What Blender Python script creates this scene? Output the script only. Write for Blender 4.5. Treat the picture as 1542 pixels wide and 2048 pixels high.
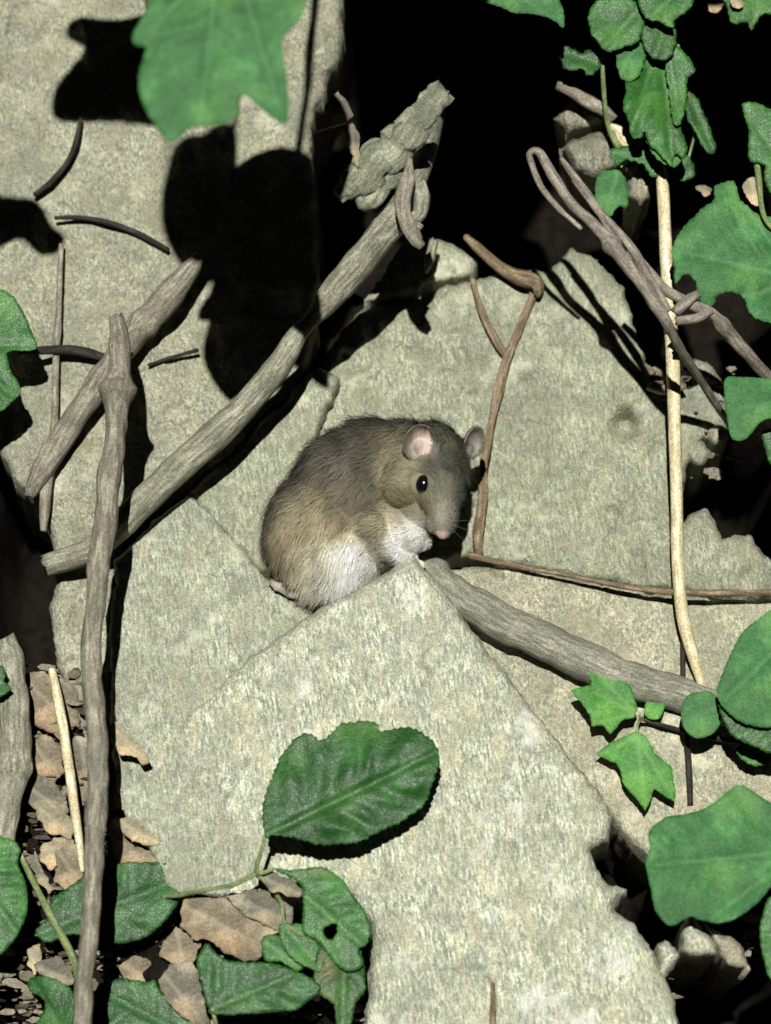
import bpy, bmesh, math, random
import numpy as np
from mathutils import Vector, Matrix
from mathutils.geometry import delaunay_2d_cdt

random.seed(7); rng = np.random.default_rng(7)
for o in list(bpy.data.objects): bpy.data.objects.remove(o)
scene = bpy.context.scene
C = scene.collection

# ------------------------------------------------------------------ camera
PITCH = math.radians(42); SLOPE = math.radians(33); DIST = 1.6; HALF_W = 0.175
VIEW = np.array([0, math.cos(PITCH), -math.sin(PITCH)])
RIGHT = np.array([1.0, 0, 0]); UP = np.array([0, math.sin(PITCH), math.cos(PITCH)])
NRM = np.array([0, -math.sin(SLOPE), math.cos(SLOPE)])           # normal of the bank
SLOPE_UP = np.array([0, math.cos(SLOPE), math.sin(SLOPE)])
ORIGIN = np.array([0, 0, 0.75]); CAM = ORIGIN - VIEW * DIST
cam = bpy.data.cameras.new('camera'); cam_o = bpy.data.objects.new('camera', cam); C.objects.link(cam_o)
cam_o.location = CAM; cam_o.rotation_euler = (math.pi / 2 - PITCH, 0, 0)
cam.sensor_fit = 'VERTICAL'; cam.sensor_height = 24
cam.lens = 12 / (HALF_W * 2048 / 1542 / DIST)
cam.clip_start = 0.01; cam.clip_end = 200
cam.dof.use_dof = True; cam.dof.focus_distance = DIST - 0.03; cam.dof.aperture_fstop = 4.5
scene.camera = cam_o

# ------------------------------------------------------------------ light (night, one hard light from above the camera)
SUN_CAM = np.array([0.045, -0.36, 1.0])                            # right, up, forward
SUN = SUN_CAM[0] * RIGHT + SUN_CAM[1] * UP + SUN_CAM[2] * VIEW; SUN /= np.linalg.norm(SUN)
world = bpy.data.worlds.new('World'); scene.world = world; world.use_nodes = True
nt = world.node_tree; bg = nt.nodes['Background']
sky = nt.nodes.new('ShaderNodeTexSky'); sky.sky_type = 'NISHITA'; sky.sun_disc = False
sky.sun_elevation = math.asin(-SUN[2]); sky.sun_rotation = math.atan2(-SUN[0], -SUN[1])
nt.links.new(sky.outputs[0], bg.inputs[0]); bg.inputs[1].default_value = 0.0006
sun = bpy.data.lights.new('sun', 'SUN'); sun.energy = 4.0; sun.angle = math.radians(0.6); sun.color = (1.0, 0.985, 0.93)
sun_o = bpy.data.objects.new('sun', sun); C.objects.link(sun_o)
sun_o.rotation_euler = Vector(SUN).to_track_quat('-Z', 'Y').to_euler(); sun_o.location = (-0.5, -1.5, 3)
scene.view_settings.view_transform = 'Standard'; scene.view_settings.look = 'None'
scene.view_settings.exposure = 0.42; scene.view_settings.gamma = 1.0
scene.view_settings.use_curve_mapping = False
scene.render.engine = 'CYCLES'
scene.cycles.max_bounces = 3; scene.cycles.diffuse_bounces = 1
scene.cycles.filter_width = 1.6

# ------------------------------------------------------------------ helpers
PX = 2 * HALF_W / 1542                                            # metres per photo pixel at the focus plane

def P(x, y, h=0.0):
    """point h metres above the bank plane seen at photo pixel x, y"""
    x = np.asarray(x, float); y = np.asarray(y, float); h = np.asarray(h, float)
    d = VIEW + RIGHT * ((x - 771) / 771 * HALF_W / DIST)[..., None] + UP * ((1024 - y) / 771 * HALF_W / DIST)[..., None]
    t = (((ORIGIN - CAM) @ NRM) + h) / (d @ NRM)
    return CAM + d * t[..., None]

def _hash(ix, iy, iz, seed):
    n = (ix.astype(np.int64) * 374761393 + iy.astype(np.int64) * 668265263 + iz.astype(np.int64) * 2147483647 + seed * 1274126177) & 0xffffffff
    n = ((n ^ (n >> 13)) * 1274126177) & 0xffffffff
    n = ((n ^ (n >> 16)) * 2246822519) & 0xffffffff
    return ((n ^ (n >> 15)) & 0xffff) / 65535.0

def vnoise(p, seed=0):
    p = np.asarray(p, float); f = np.floor(p); w = p - f; w = w * w * (3 - 2 * w); i = f.astype(np.int64)
    r = 0
    for a in (0, 1):
        for b in (0, 1):
            for c in (0, 1):
                wt = (w[:, 0] if a else 1 - w[:, 0]) * (w[:, 1] if b else 1 - w[:, 1]) * (w[:, 2] if c else 1 - w[:, 2])
                r = r + wt * _hash(i[:, 0] + a, i[:, 1] + b, i[:, 2] + c, seed)
    return r * 2 - 1

def fbm(x, y, scale, octaves=4, seed=0, z=0.0):
    p = np.stack([np.asarray(x, float) / scale, np.asarray(y, float) / scale, np.zeros(len(x)) + z], 1)
    r = 0; a = 1.0
    for k in range(octaves):
        r = r + a * vnoise(p * 2 ** k + 17.3 * k, seed + k); a *= 0.5
    return r

def link(name, verts, faces, mat, parent=None, smooth=True, origin=None):
    verts = np.asarray(verts, float)
    o0 = np.array(origin if origin is not None else verts.mean(0))
    me = bpy.data.meshes.new(name); me.from_pydata((verts - o0).tolist(), [], [list(map(int, f)) for f in faces]); me.update()
    if smooth: me.polygons.foreach_set('use_smooth', [True] * len(me.polygons))
    me.materials.append(mat)
    o = bpy.data.objects.new(name, me); C.objects.link(o); o.location = o0
    if parent is not None:
        o.parent = parent; o.matrix_parent_inverse = Matrix.Translation(parent.location).inverted()
    return o

def attr(o, name, values, kind='FLOAT'):
    a = o.data.attributes.new(name, kind, 'POINT'); values = np.asarray(values, np.float32)
    a.data.foreach_set('value' if kind == 'FLOAT' else ('vector' if kind == 'FLOAT_VECTOR' else 'color'), values.ravel())

def tag(o, label, cat, group=None):
    o['label'] = label; o['category'] = cat
    if group: o['group'] = group
    return o

def empty(name, loc):
    o = bpy.data.objects.new(name, None); C.objects.link(o); o.location = loc; o.empty_display_size = 0.01
    bpy.context.view_layer.update() if False else None
    return o

def resample(pts, step, closed=True, smooth=False):
    pts = np.asarray(pts, float)
    if smooth:
        n = len(pts); out = []
        rngi = range(n) if closed else range(n - 1)
        for i in rngi:
            g = lambda k: pts[k % n] if closed else pts[min(max(k, 0), n - 1)]
            p0, p1, p2, p3 = g(i - 1), g(i), g(i + 1), g(i + 2)
            for t in np.linspace(0, 1, 9)[:-1]:
                out.append(0.5 * (2 * p1 + (p2 - p0) * t + (2 * p0 - 5 * p1 + 4 * p2 - p3) * t * t + (3 * p1 - p0 - 3 * p2 + p3) * t ** 3))
        if not closed: out.append(pts[-1])
        pts = np.array(out)
    q = np.vstack([pts, pts[:1]]) if closed else pts
    L = np.r_[0, np.cumsum(np.linalg.norm(np.diff(q[:, :2], axis=0), axis=1))]
    n = max(int(L[-1] / step), 6)
    s = np.linspace(0, L[-1], n + (0 if closed else 1), endpoint=not closed)
    return np.stack([np.interp(s, L, q[:, k]) for k in range(q.shape[1])], 1)

def edge_dist(p, loop):
    a = loop; b = np.roll(loop, -1, 0); out = np.empty(len(p))
    ab = b - a; l2 = (ab ** 2).sum(1) + 1e-9
    for i in range(0, len(p), 2000):
        q = p[i:i + 2000, None, :]
        t = np.clip(((q - a) * ab).sum(2) / l2, 0, 1)
        out[i:i + 2000] = np.sqrt((((a + t[..., None] * ab) - q) ** 2).sum(2)).min(1)
    return out

def inside(p, loop):
    a = loop; b = np.roll(loop, -1, 0); r = np.zeros(len(p), bool)
    for (x0, y0), (x1, y1) in zip(a, b):
        c = ((y0 > p[:, 1]) != (y1 > p[:, 1]))
        r ^= c & (p[:, 0] < (x1 - x0) * (p[:, 1] - y0) / (y1 - y0 + 1e-12) + x0)
    return r

def fill(loop, step):
    """triangles inside a closed outline, with a jittered grid of inner points"""
    lo = loop.min(0); hi = loop.max(0)
    gx, gy = np.meshgrid(np.arange(lo[0], hi[0], step), np.arange(lo[1], hi[1], step * 0.87))
    gx = gx + (np.arange(gx.shape[0]) % 2)[:, None] * step / 2
    g = np.stack([gx.ravel(), gy.ravel()], 1) + rng.uniform(-.18, .18, (gx.size, 2)) * step
    g = g[inside(g, loop)]; g = g[edge_dist(g, loop) > step * 0.55]
    pts = np.vstack([loop, g]); n = len(loop)
    v, e, f, *_ = delaunay_2d_cdt([Vector(p) for p in pts], [], [list(range(n))], 1, 1e-4)
    v = np.array([list(p) for p in v]); f = [list(t) for t in f if len(t) == 3]
    a = v[np.array(f)]                                             # wind them all the same way (photo y runs down)
    cr = (a[:, 1, 0] - a[:, 0, 0]) * (a[:, 2, 1] - a[:, 0, 1]) - (a[:, 1, 1] - a[:, 0, 1]) * (a[:, 2, 0] - a[:, 0, 0])
    f = [t if c < 0 else t[::-1] for t, c in zip(f, cr)]
    return v, f

def rim(faces):
    d = {}
    for t in faces:
        for i in range(3): d[(t[i], t[(i + 1) % 3])] = True
    return [e for e in d if (e[1], e[0]) not in d]

# ------------------------------------------------------------------ materials
def new_mat(name):
    m = bpy.data.materials.new(name); m.use_nodes = True
    return m, m.node_tree, m.node_tree.nodes['Principled BSDF']

def N(t, kind, **kw):
    n = t.nodes.new(kind)
    for k, v in kw.items():
        if k in n.inputs: n.inputs[k].default_value = v
        else: setattr(n, k, v)
    return n

def ramp(t, fac, stops):
    r = t.nodes.new('ShaderNodeValToRGB'); e = r.color_ramp.elements
    while len(e) < len(stops): e.new(0.5)
    for el, (p, c) in zip(e, stops): el.position = p; el.color = (*c, 1) if len(c) == 3 else c
    t.links.new(fac, r.inputs[0]); return r.outputs[0]

def mix(t, fac, a, b, mode='MIX'):
    m = t.nodes.new('ShaderNodeMix'); m.data_type = 'RGBA'; m.blend_type = mode
    for s, v in ((0, fac), (6, a), (7, b)):
        if hasattr(v, 'is_linked'): t.links.new(v, m.inputs[s])
        elif s == 0: m.inputs[0].default_value = v
        else: m.inputs[s].default_value = (*v, 1)
    return m.outputs[2]

def rock_mat(name, lo, mid, hi, stain=(0.16, 0.17, 0.13), stain_amt=0.5, warm=(0.40, 0.36, 0.24), streak=0.24, bump=0.7):
    m, t, b = new_mat(name)
    tc = N(t, 'ShaderNodeTexCoord'); oi = N(t, 'ShaderNodeObjectInfo')
    add = N(t, 'ShaderNodeVectorMath', operation='ADD'); t.links.new(tc.outputs['Object'], add.inputs[0])
    sc = N(t, 'ShaderNodeVectorMath', operation='SCALE'); t.links.new(oi.outputs['Location'], sc.inputs[0]); sc.inputs['Scale'].default_value = 3.7
    t.links.new(sc.outputs[0], add.inputs[1])
    mp = N(t, 'ShaderNodeMapping'); mp.vector_type = 'POINT'
    mp.inputs['Scale'].default_value = (1, streak, 1)
    mr = N(t, 'ShaderNodeMapping'); mr.inputs['Rotation'].default_value = (-SLOPE, 0, 0); mr2 = N(t, 'ShaderNodeMapping'); mr2.inputs['Rotation'].default_value = (0, 0, math.radians(-9))
    t.links.new(add.outputs[0], mr.inputs[0]); t.links.new(mr.outputs[0], mr2.inputs[0]); t.links.new(mr2.outputs[0], mp.inputs[0])
    fine = N(t, 'ShaderNodeTexNoise', Scale=820, Detail=2.0, Roughness=0.8); t.links.new(mp.outputs[0], fine.inputs['Vector'])
    grain = N(t, 'ShaderNodeTexNoise', Scale=1300, Detail=1.0); t.links.new(add.outputs[0], grain.inputs['Vector'])
    med = N(t, 'ShaderNodeTexNoise', Scale=70, Detail=4.0, Roughness=0.6); t.links.new(add.outputs[0], med.inputs['Vector'])
    big = N(t, 'ShaderNodeTexNoise', Scale=21, Detail=5.0, Roughness=0.62); t.links.new(add.outputs[0], big.inputs['Vector'])
    hue = N(t, 'ShaderNodeTexNoise', Scale=210, Detail=2.0); t.links.new(mp.outputs[0], hue.inputs['Vector'])
    c = ramp(t, fine.outputs[0], [(0.38, lo), (0.5, mid), (0.61, hi)])
    c = mix(t, ramp(t, hue.outputs[0], [(0.45, (0, 0, 0)), (0.72, (0.75,) * 3)]), c, warm)
    grn = N(t, 'ShaderNodeTexNoise', Scale=290, Detail=2.0); t.links.new(mr2.outputs[0], grn.inputs['Vector'])
    c = mix(t, ramp(t, grn.outputs[0], [(0.52, (0, 0, 0)), (0.68, (0.55,) * 3)]), c, (mid[0] * 0.72, mid[1] * 0.9, mid[2] * 0.86))
    c = mix(t, ramp(t, med.outputs[0], [(0.40, (0.55,) * 3), (0.62, (0, 0, 0))]), c, tuple(0.6 * x for x in mid), 'MIX')
    c = mix(t, ramp(t, big.outputs[0], [(0.52, (0, 0, 0)), (0.72, (stain_amt,) * 3)]), c, stain)
    g = ramp(t, grain.outputs[0], [(0.34, (0.68, 0.69, 0.66)), (0.66, (1.15, 1.15, 1.15))])
    c = mix(t, 1.0, c, g, 'MULTIPLY')
    wp = N(t, 'ShaderNodeTexNoise', Scale=40, Detail=3.0); t.links.new(add.outputs[0], wp.inputs['Vector'])
    wa = N(t, 'ShaderNodeVectorMath', operation='MULTIPLY_ADD'); t.links.new(wp.outputs['Color'], wa.inputs[0]); wa.inputs[1].default_value = (0.035, 0.035, 0.035); t.links.new(add.outputs[0], wa.inputs[2])
    vo = N(t, 'ShaderNodeTexVoronoi', Scale=13.0, feature='DISTANCE_TO_EDGE'); t.links.new(wa.outputs[0], vo.inputs['Vector'])
    crk = ramp(t, vo.outputs['Distance'], [(0.0, (0.5,) * 3), (0.014, (0, 0, 0))])
    brk = ramp(t, wp.outputs[0], [(0.50, (0, 0, 0)), (0.60, (1, 1, 1))])
    c = mix(t, mix(t, 1.0, crk, brk, 'MULTIPLY'), c, tuple(0.35 * x for x in lo))
    li = N(t, 'ShaderNodeTexNoise', Scale=34, Detail=6.0, Roughness=0.7); mr3 = N(t, 'ShaderNodeMapping'); mr3.inputs['Location'].default_value = (3.1, 1.7, 0.4); t.links.new(add.outputs[0], mr3.inputs[0]); t.links.new(mr3.outputs[0], li.inputs['Vector'])
    c = mix(t, ramp(t, li.outputs[0], [(0.57, (0, 0, 0)), (0.66, (0.45,) * 3)]), c, tuple(min(1.25 * x, 0.8) for x in hi))
    c = mix(t, ramp(t, li.outputs[0], [(0.34, (0.55,) * 3), (0.43, (0, 0, 0))]), c, (mid[0] * 0.62, mid[1] * 0.60, mid[2] * 0.48))
    t.links.new(c, b.inputs['Base Color']); b.inputs['Roughness'].default_value = 0.75; b.inputs['Specular IOR Level'].default_value = 0.3
    h1 = N(t, 'ShaderNodeMath', operation='MULTIPLY_ADD'); t.links.new(med.outputs[0], h1.inputs[0]); h1.inputs[1].default_value = 4.5
    t.links.new(fine.outputs[0], h1.inputs[2])
    bp = N(t, 'ShaderNodeBump', Strength=bump, Distance=0.0011); t.links.new(h1.outputs[0], bp.inputs['Height'])
    t.links.new(bp.outputs[0], b.inputs['Normal'])
    return m

ROCK_PALE = rock_mat('rock_pale', (0.20, 0.235, 0.18), (0.45, 0.465, 0.36), (0.78, 0.78, 0.61), stain_amt=0.35, warm=(0.58, 0.53, 0.34))
ROCK_GREY = rock_mat('rock_grey', (0.19, 0.21, 0.15), (0.335, 0.345, 0.25), (0.52, 0.52, 0.39), warm=(0.42, 0.40, 0.25))
ROCK_SHADED = rock_mat('rock_shaded', (0.20, 0.225, 0.17), (0.37, 0.385, 0.29), (0.57, 0.58, 0.45), warm=(0.45, 0.43, 0.28), stain_amt=0.4)
ROCK_TAN = rock_mat('rock_tan', (0.19, 0.19, 0.14), (0.335, 0.335, 0.25), (0.52, 0.51, 0.385), warm=(0.44, 0.40, 0.25), streak=0.5)
ROCK_CREAM = rock_mat('rock_cream', (0.21, 0.21, 0.155), (0.40, 0.39, 0.285), (0.62, 0.60, 0.45), warm=(0.50, 0.43, 0.28), streak=0.5)
ROCK_DARK = rock_mat('rock_dark', (0.14, 0.14, 0.11), (0.24, 0.235, 0.18), (0.40, 0.39, 0.31), stain=(0.10, 0.10, 0.09))
ROCK_PINK = rock_mat('rock_pink', (0.24, 0.22, 0.17), (0.41, 0.38, 0.28), (0.60, 0.57, 0.44), warm=(0.48, 0.38, 0.26), streak=0.6)

def wood_mat(name, lo, mid, hi, bump=0.6, scale=1.0, rough=0.75, spec=0.25):
    m, t, b = new_mat(name)
    a = N(t, 'ShaderNodeAttribute', attribute_name='grain')
    fine = N(t, 'ShaderNodeTexNoise', Scale=650 * scale, Detail=3.0, Roughness=0.6); t.links.new(a.outputs['Vector'], fine.inputs['Vector'])
    tc = N(t, 'ShaderNodeTexCoord')
    med = N(t, 'ShaderNodeTexNoise', Scale=85, Detail=4.0, Roughness=0.6); t.links.new(tc.outputs['Object'], med.inputs['Vector'])
    grain = N(t, 'ShaderNodeTexNoise', Scale=1200, Detail=1.0); t.links.new(tc.outputs['Object'], grain.inputs['Vector'])
    c = ramp(t, fine.outputs[0], [(0.38, lo), (0.5, mid), (0.62, hi)])
    c = mix(t, ramp(t, med.outputs[0], [(0.42, (0.6,) * 3), (0.62, (0, 0, 0))]), c, lo)
    ms_ = N(t, 'ShaderNodeMapping'); ms_.inputs['Scale'].default_value = (1, 1, 0.35); t.links.new(a.outputs['Vector'], ms_.inputs[0])
    fis = N(t, 'ShaderNodeTexNoise', Scale=760 * scale, Detail=3.0); t.links.new(ms_.outputs[0], fis.inputs['Vector'])
    c = mix(t, ramp(t, fis.outputs[0], [(0.34, (0.5 * min(1, bump * 1.6),) * 3), (0.44, (0, 0, 0))]), c, tuple(0.45 * q for q in lo))
    c = mix(t, 1.0, c, ramp(t, grain.outputs[0], [(0.36, (0.68,) * 3), (0.64, (1.15,) * 3)]), 'MULTIPLY')
    t.links.new(c, b.inputs['Base Color']); b.inputs['Roughness'].default_value = rough; b.inputs['Specular IOR Level'].default_value = spec
    bp = N(t, 'ShaderNodeBump', Strength=bump, Distance=0.0007); t.links.new(fine.outputs[0], bp.inputs['Height']); t.links.new(bp.outputs[0], b.inputs['Normal'])
    return m

WOOD = wood_mat('weathered_wood', (0.15, 0.14, 0.105), (0.27, 0.25, 0.19), (0.42, 0.39, 0.30))
WOOD_GREEN = wood_mat('lichen_wood', (0.16, 0.16, 0.115), (0.30, 0.295, 0.215), (0.45, 0.44, 0.33))
WOOD_PINK = wood_mat('tendril_wood', (0.16, 0.14, 0.11), (0.29, 0.255, 0.20), (0.42, 0.38, 0.31))
BARK = wood_mat('rough_bark', (0.13, 0.145, 0.095), (0.26, 0.27, 0.19), (0.40, 0.40, 0.29), bump=1.0, scale=0.6)
ROOT = wood_mat('brown_root', (0.13, 0.095, 0.055), (0.25, 0.19, 0.115), (0.36, 0.29, 0.19))
STRAW = wood_mat('dry_straw', (0.52, 0.43, 0.23), (0.78, 0.69, 0.45), (0.86, 0.80, 0.58), bump=0.25, rough=0.5, spec=0.4)
STEM = wood_mat('green_stem', (0.12, 0.17, 0.06), (0.24, 0.30, 0.12), (0.34, 0.40, 0.2), bump=0.2)
BRANCH = wood_mat('grey_branch', (0.17, 0.17, 0.13), (0.29, 0.285, 0.22), (0.42, 0.41, 0.32), bump=0.4)
TWIG_AND_SHADOW = wood_mat('dark_twig_and_shadow', (0.012, 0.012, 0.009), (0.03, 0.028, 0.02), (0.06, 0.055, 0.04))  # near-black, also for strips that stand in for thin shadows and a crack

def leaf_mat(name, a, b_, vein, rough=0.40, trans=0.12, spec=0.30):
    m, t, b = new_mat(name)
    tc = N(t, 'ShaderNodeTexCoord')
    n1 = N(t, 'ShaderNodeTexNoise', Scale=75, Detail=4.0, Roughness=0.6); t.links.new(tc.outputs['Object'], n1.inputs['Vector'])
    n2 = N(t, 'ShaderNodeTexNoise', Scale=1100, Detail=2.0); t.links.new(tc.outputs['Object'], n2.inputs['Vector'])
    c = ramp(t, n1.outputs[0], [(0.36, tuple(0.75 * q for q in a)), (0.52, a), (0.66, b_)])
    n4 = N(t, 'ShaderNodeTexNoise', Scale=38, Detail=3.0); t.links.new(tc.outputs['Object'], n4.inputs['Vector'])
    c = mix(t, ramp(t, n4.outputs[0], [(0.52, (0, 0, 0)), (0.7, (0.6,) * 3)]), c, (b_[0] * 1.5, b_[1] * 1.12, b_[2] * 0.8))
    c = mix(t, 1.0, c, ramp(t, n2.outputs[0], [(0.36, (0.74,) * 3), (0.64, (1.18,) * 3)]), 'MULTIPLY')
    ns = N(t, 'ShaderNodeTexNoise', Scale=190, Detail=3.0, Roughness=0.7); t.links.new(tc.outputs['Object'], ns.inputs['Vector'])
    c = mix(t, ramp(t, ns.outputs[0], [(0.66, (0, 0, 0)), (0.72, (0.6,) * 3)]), c, (b_[0] * 1.3, b_[1] * 0.8, b_[2] * 0.7))
    va = N(t, 'ShaderNodeAttribute', attribute_name='vein')
    c = mix(t, va.outputs['Fac'], c, vein)
    ya = N(t, 'ShaderNodeAttribute', attribute_name='wear')
    c = mix(t, ya.outputs['Fac'], c, (0.16, 0.13, 0.04))
    t.links.new(c, b.inputs['Base Color']); b.inputs['Roughness'].default_value = rough; b.inputs['Specular IOR Level'].default_value = spec
    n3 = N(t, 'ShaderNodeTexNoise', Scale=420, Detail=3.0); t.links.new(tc.outputs['Object'], n3.inputs['Vector'])
    vn = N(t, 'ShaderNodeTexVoronoi', Scale=800.0, feature='DISTANCE_TO_EDGE'); t.links.new(tc.outputs['Object'], vn.inputs['Vector'])
    vr = ramp(t, vn.outputs['Distance'], [(0.0, (0, 0, 0)), (0.12, (1, 1, 1))])
    hs_ = N(t, 'ShaderNodeMath', operation='MULTIPLY_ADD'); t.links.new(vr, hs_.inputs[0]); hs_.inputs[1].default_value = 0.14; t.links.new(n3.outputs[0], hs_.inputs[2])
    bp = N(t, 'ShaderNodeBump', Strength=0.5, Distance=0.0007); t.links.new(hs_.outputs[0], bp.inputs['Height']); t.links.new(bp.outputs[0], b.inputs['Normal'])
    tr = N(t, 'ShaderNodeBsdfTranslucent'); t.links.new(c, tr.inputs[0])
    ms = N(t, 'ShaderNodeMixShader'); ms.inputs[0].default_value = trans
    t.links.new(b.outputs[0], ms.inputs[1]); t.links.new(tr.outputs[0], ms.inputs[2])
    t.links.new(ms.outputs[0], t.nodes['Material Output'].inputs[0])
    return m

LEAF = leaf_mat('leaf_green', (0.034, 0.135, 0.024), (0.058, 0.205, 0.044), (0.12, 0.25, 0.08))
LEAF_DARK = leaf_mat('leaf_dark_green', (0.022, 0.090, 0.018), (0.038, 0.142, 0.032), (0.09, 0.19, 0.06))
LEAF_BLUE = leaf_mat('leaf_blue_green', (0.046, 0.170, 0.046), (0.082, 0.255, 0.078), (0.13, 0.28, 0.12), rough=0.6)
LEAF_LIGHT = leaf_mat('leaf_light_green', (0.062, 0.235, 0.034), (0.105, 0.34, 0.062), (0.20, 0.38, 0.10), rough=0.5)
DEAD = leaf_mat('dead_leaf_brown', (0.22, 0.185, 0.125), (0.38, 0.33, 0.23), (0.43, 0.37, 0.26), rough=0.7, trans=0.05, spec=0.2)
DEAD_PALE = leaf_mat('dead_leaf_pale', (0.33, 0.29, 0.19), (0.52, 0.46, 0.30), (0.5, 0.45, 0.3), rough=0.7, trans=0.05, spec=0.2)
DEAD_GREY = leaf_mat('dead_leaf_grey', (0.17, 0.16, 0.12), (0.35, 0.33, 0.24), (0.42, 0.39, 0.29), rough=0.8, trans=0.05, spec=0.2)

def soil_mat():
    m, t, b = new_mat('dark_soil')
    tc = N(t, 'ShaderNodeTexCoord')
    n1 = N(t, 'ShaderNodeTexNoise', Scale=160, Detail=6.0, Roughness=0.7); t.links.new(tc.outputs['Object'], n1.inputs['Vector'])
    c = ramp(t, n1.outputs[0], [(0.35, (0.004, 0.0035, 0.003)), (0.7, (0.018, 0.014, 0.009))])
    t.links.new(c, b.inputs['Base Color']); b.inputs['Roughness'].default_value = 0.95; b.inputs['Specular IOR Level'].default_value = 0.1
    bp = N(t, 'ShaderNodeBump', Strength=1.0, Distance=0.003); t.links.new(n1.outputs[0], bp.inputs['Height']); t.links.new(bp.outputs[0], b.inputs['Normal'])
    return m
SOIL = soil_mat()

# ------------------------------------------------------------------ builders
CM = 0.01
def rock(name, label, outline, h, tilt=(0, 0), thick=3.0, bevel=16, drop=0.35, rough=0.18, jitter=4, step=8, mat=ROCK_GREY,
         group='stones of the bank', bumps=(), seed=None, wave=110, cat='rock', taper=0.0, strata=0.03, lump=0.06):
    """a broken stone slab: outline in photo pixels, h / thick / drop / rough in centimetres, tilt in cm per 100 px"""
    seed = seed if seed is not None else abs(hash_name(label)) % 9999
    loop = resample(outline, step * 0.8)
    nx = fbm(loop[:, 0], loop[:, 1], 26, 4, seed); ny = fbm(loop[:, 0], loop[:, 1], 26, 4, seed + 50)
    loop = loop + np.stack([nx, ny], 1) * jitter + np.stack([fbm(loop[:, 0], loop[:, 1], 9, 2, seed + 61), fbm(loop[:, 0], loop[:, 1], 9, 2, seed + 62)], 1) * min(jitter, 4) * 0.55
    v, f = fill(loop, step)
    cx, cy = loop.mean(0); d = edge_dist(v, loop)
    hh = h + tilt[0] * (v[:, 0] - cx) / 100 + tilt[1] * (v[:, 1] - cy) / 100
    und = fbm(v[:, 0], v[:, 1] * 0.8, wave, 5, seed + 9)
    led = fbm(v[:, 0] * 0.9, v[:, 1], wave * 0.6, 3, seed + 31)
    hh = hh + rough * und + rough * 0.5 * (np.round(led * 3) / 3) + 0.05 * fbm(v[:, 0], v[:, 1] * .5, 20, 2, seed + 3)
    rg = 1 - np.abs(fbm(v[:, 0], v[:, 1] * 0.8, 70, 3, seed + 15)); hh = hh + lump * 1.6 * (rg - 0.7) + lump * 0.8 * fbm(v[:, 0] * 1.2, v[:, 1] * 0.7, 38, 3, seed + 16)
    st = v[:, 1] / 62 + 0.10 * v[:, 0] / 62 + 1.1 * fbm(v[:, 0] * 0.6, v[:, 1], 150, 3, seed + 18); sf = st - np.floor(st)
    hh = hh + strata * np.where(sf < 0.82, sf / 0.82, (1 - sf) / 0.18) * (0.6 + 0.6 * fbm(v[:, 0], v[:, 1], 120, 2, seed + 19))
    e = np.clip(d / (bevel * (1 + 0.5 * fbm(v[:, 0], v[:, 1], 60, 2, seed + 77))), 0, 1)
    hh = hh - drop * (1 - np.sqrt(1 - (1 - e) ** 2))
    for bx, by, br, bh in bumps:
        hh = hh + bh * np.exp(-((v[:, 0] - bx) ** 2 + (v[:, 1] - by) ** 2) / br ** 2)
    w = P(v[:, 0], v[:, 1], hh * CM)
    edges = rim(f); ids = sorted({i for e_ in edges for i in e_}); k = {i: n for n, i in enumerate(ids)}
    allv = [w]; base = len(w); faces = [list(t) for t in f]; prev = {i: i for i in ids}
    ctr = w[ids].mean(0); out = w[ids] - ctr; out = out - np.outer(out @ NRM, NRM); out /= np.linalg.norm(out, axis=1)[:, None] + 1e-9
    for r in range(1, 4):
        jit = fbm(v[ids, 0], v[ids, 1], 22, 3, seed + 100 * r) * 0.12 * CM
        ring = w[ids] - NRM * (thick * CM * r / 3) + out * (jit + 0.05 * CM * r)[:, None] - (w[ids] - ctr) * (taper * (r / 3) ** 1.5)
        allv.append(ring); cur = {i: base + k[i] for i in ids}
        for a, b in edges: faces.append([prev[b], prev[a], cur[a], cur[b]])
        prev = cur; base += len(ids)
    # close the underside
    nxt = {a: b for a, b in edges}; a0 = edges[0][0]; cyc = [a0]; a = nxt[a0]
    while a != a0 and len(cyc) <= len(edges): cyc.append(a); a = nxt[a]
    faces.append([prev[i] for i in cyc[::-1]])
    return tag(link(name, np.vstack(allv), faces, mat), label, cat, group)

def hash_name(s):
    r = 7
    for ch in s: r = (r * 31 + ord(ch)) & 0xffffff
    return r

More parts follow.
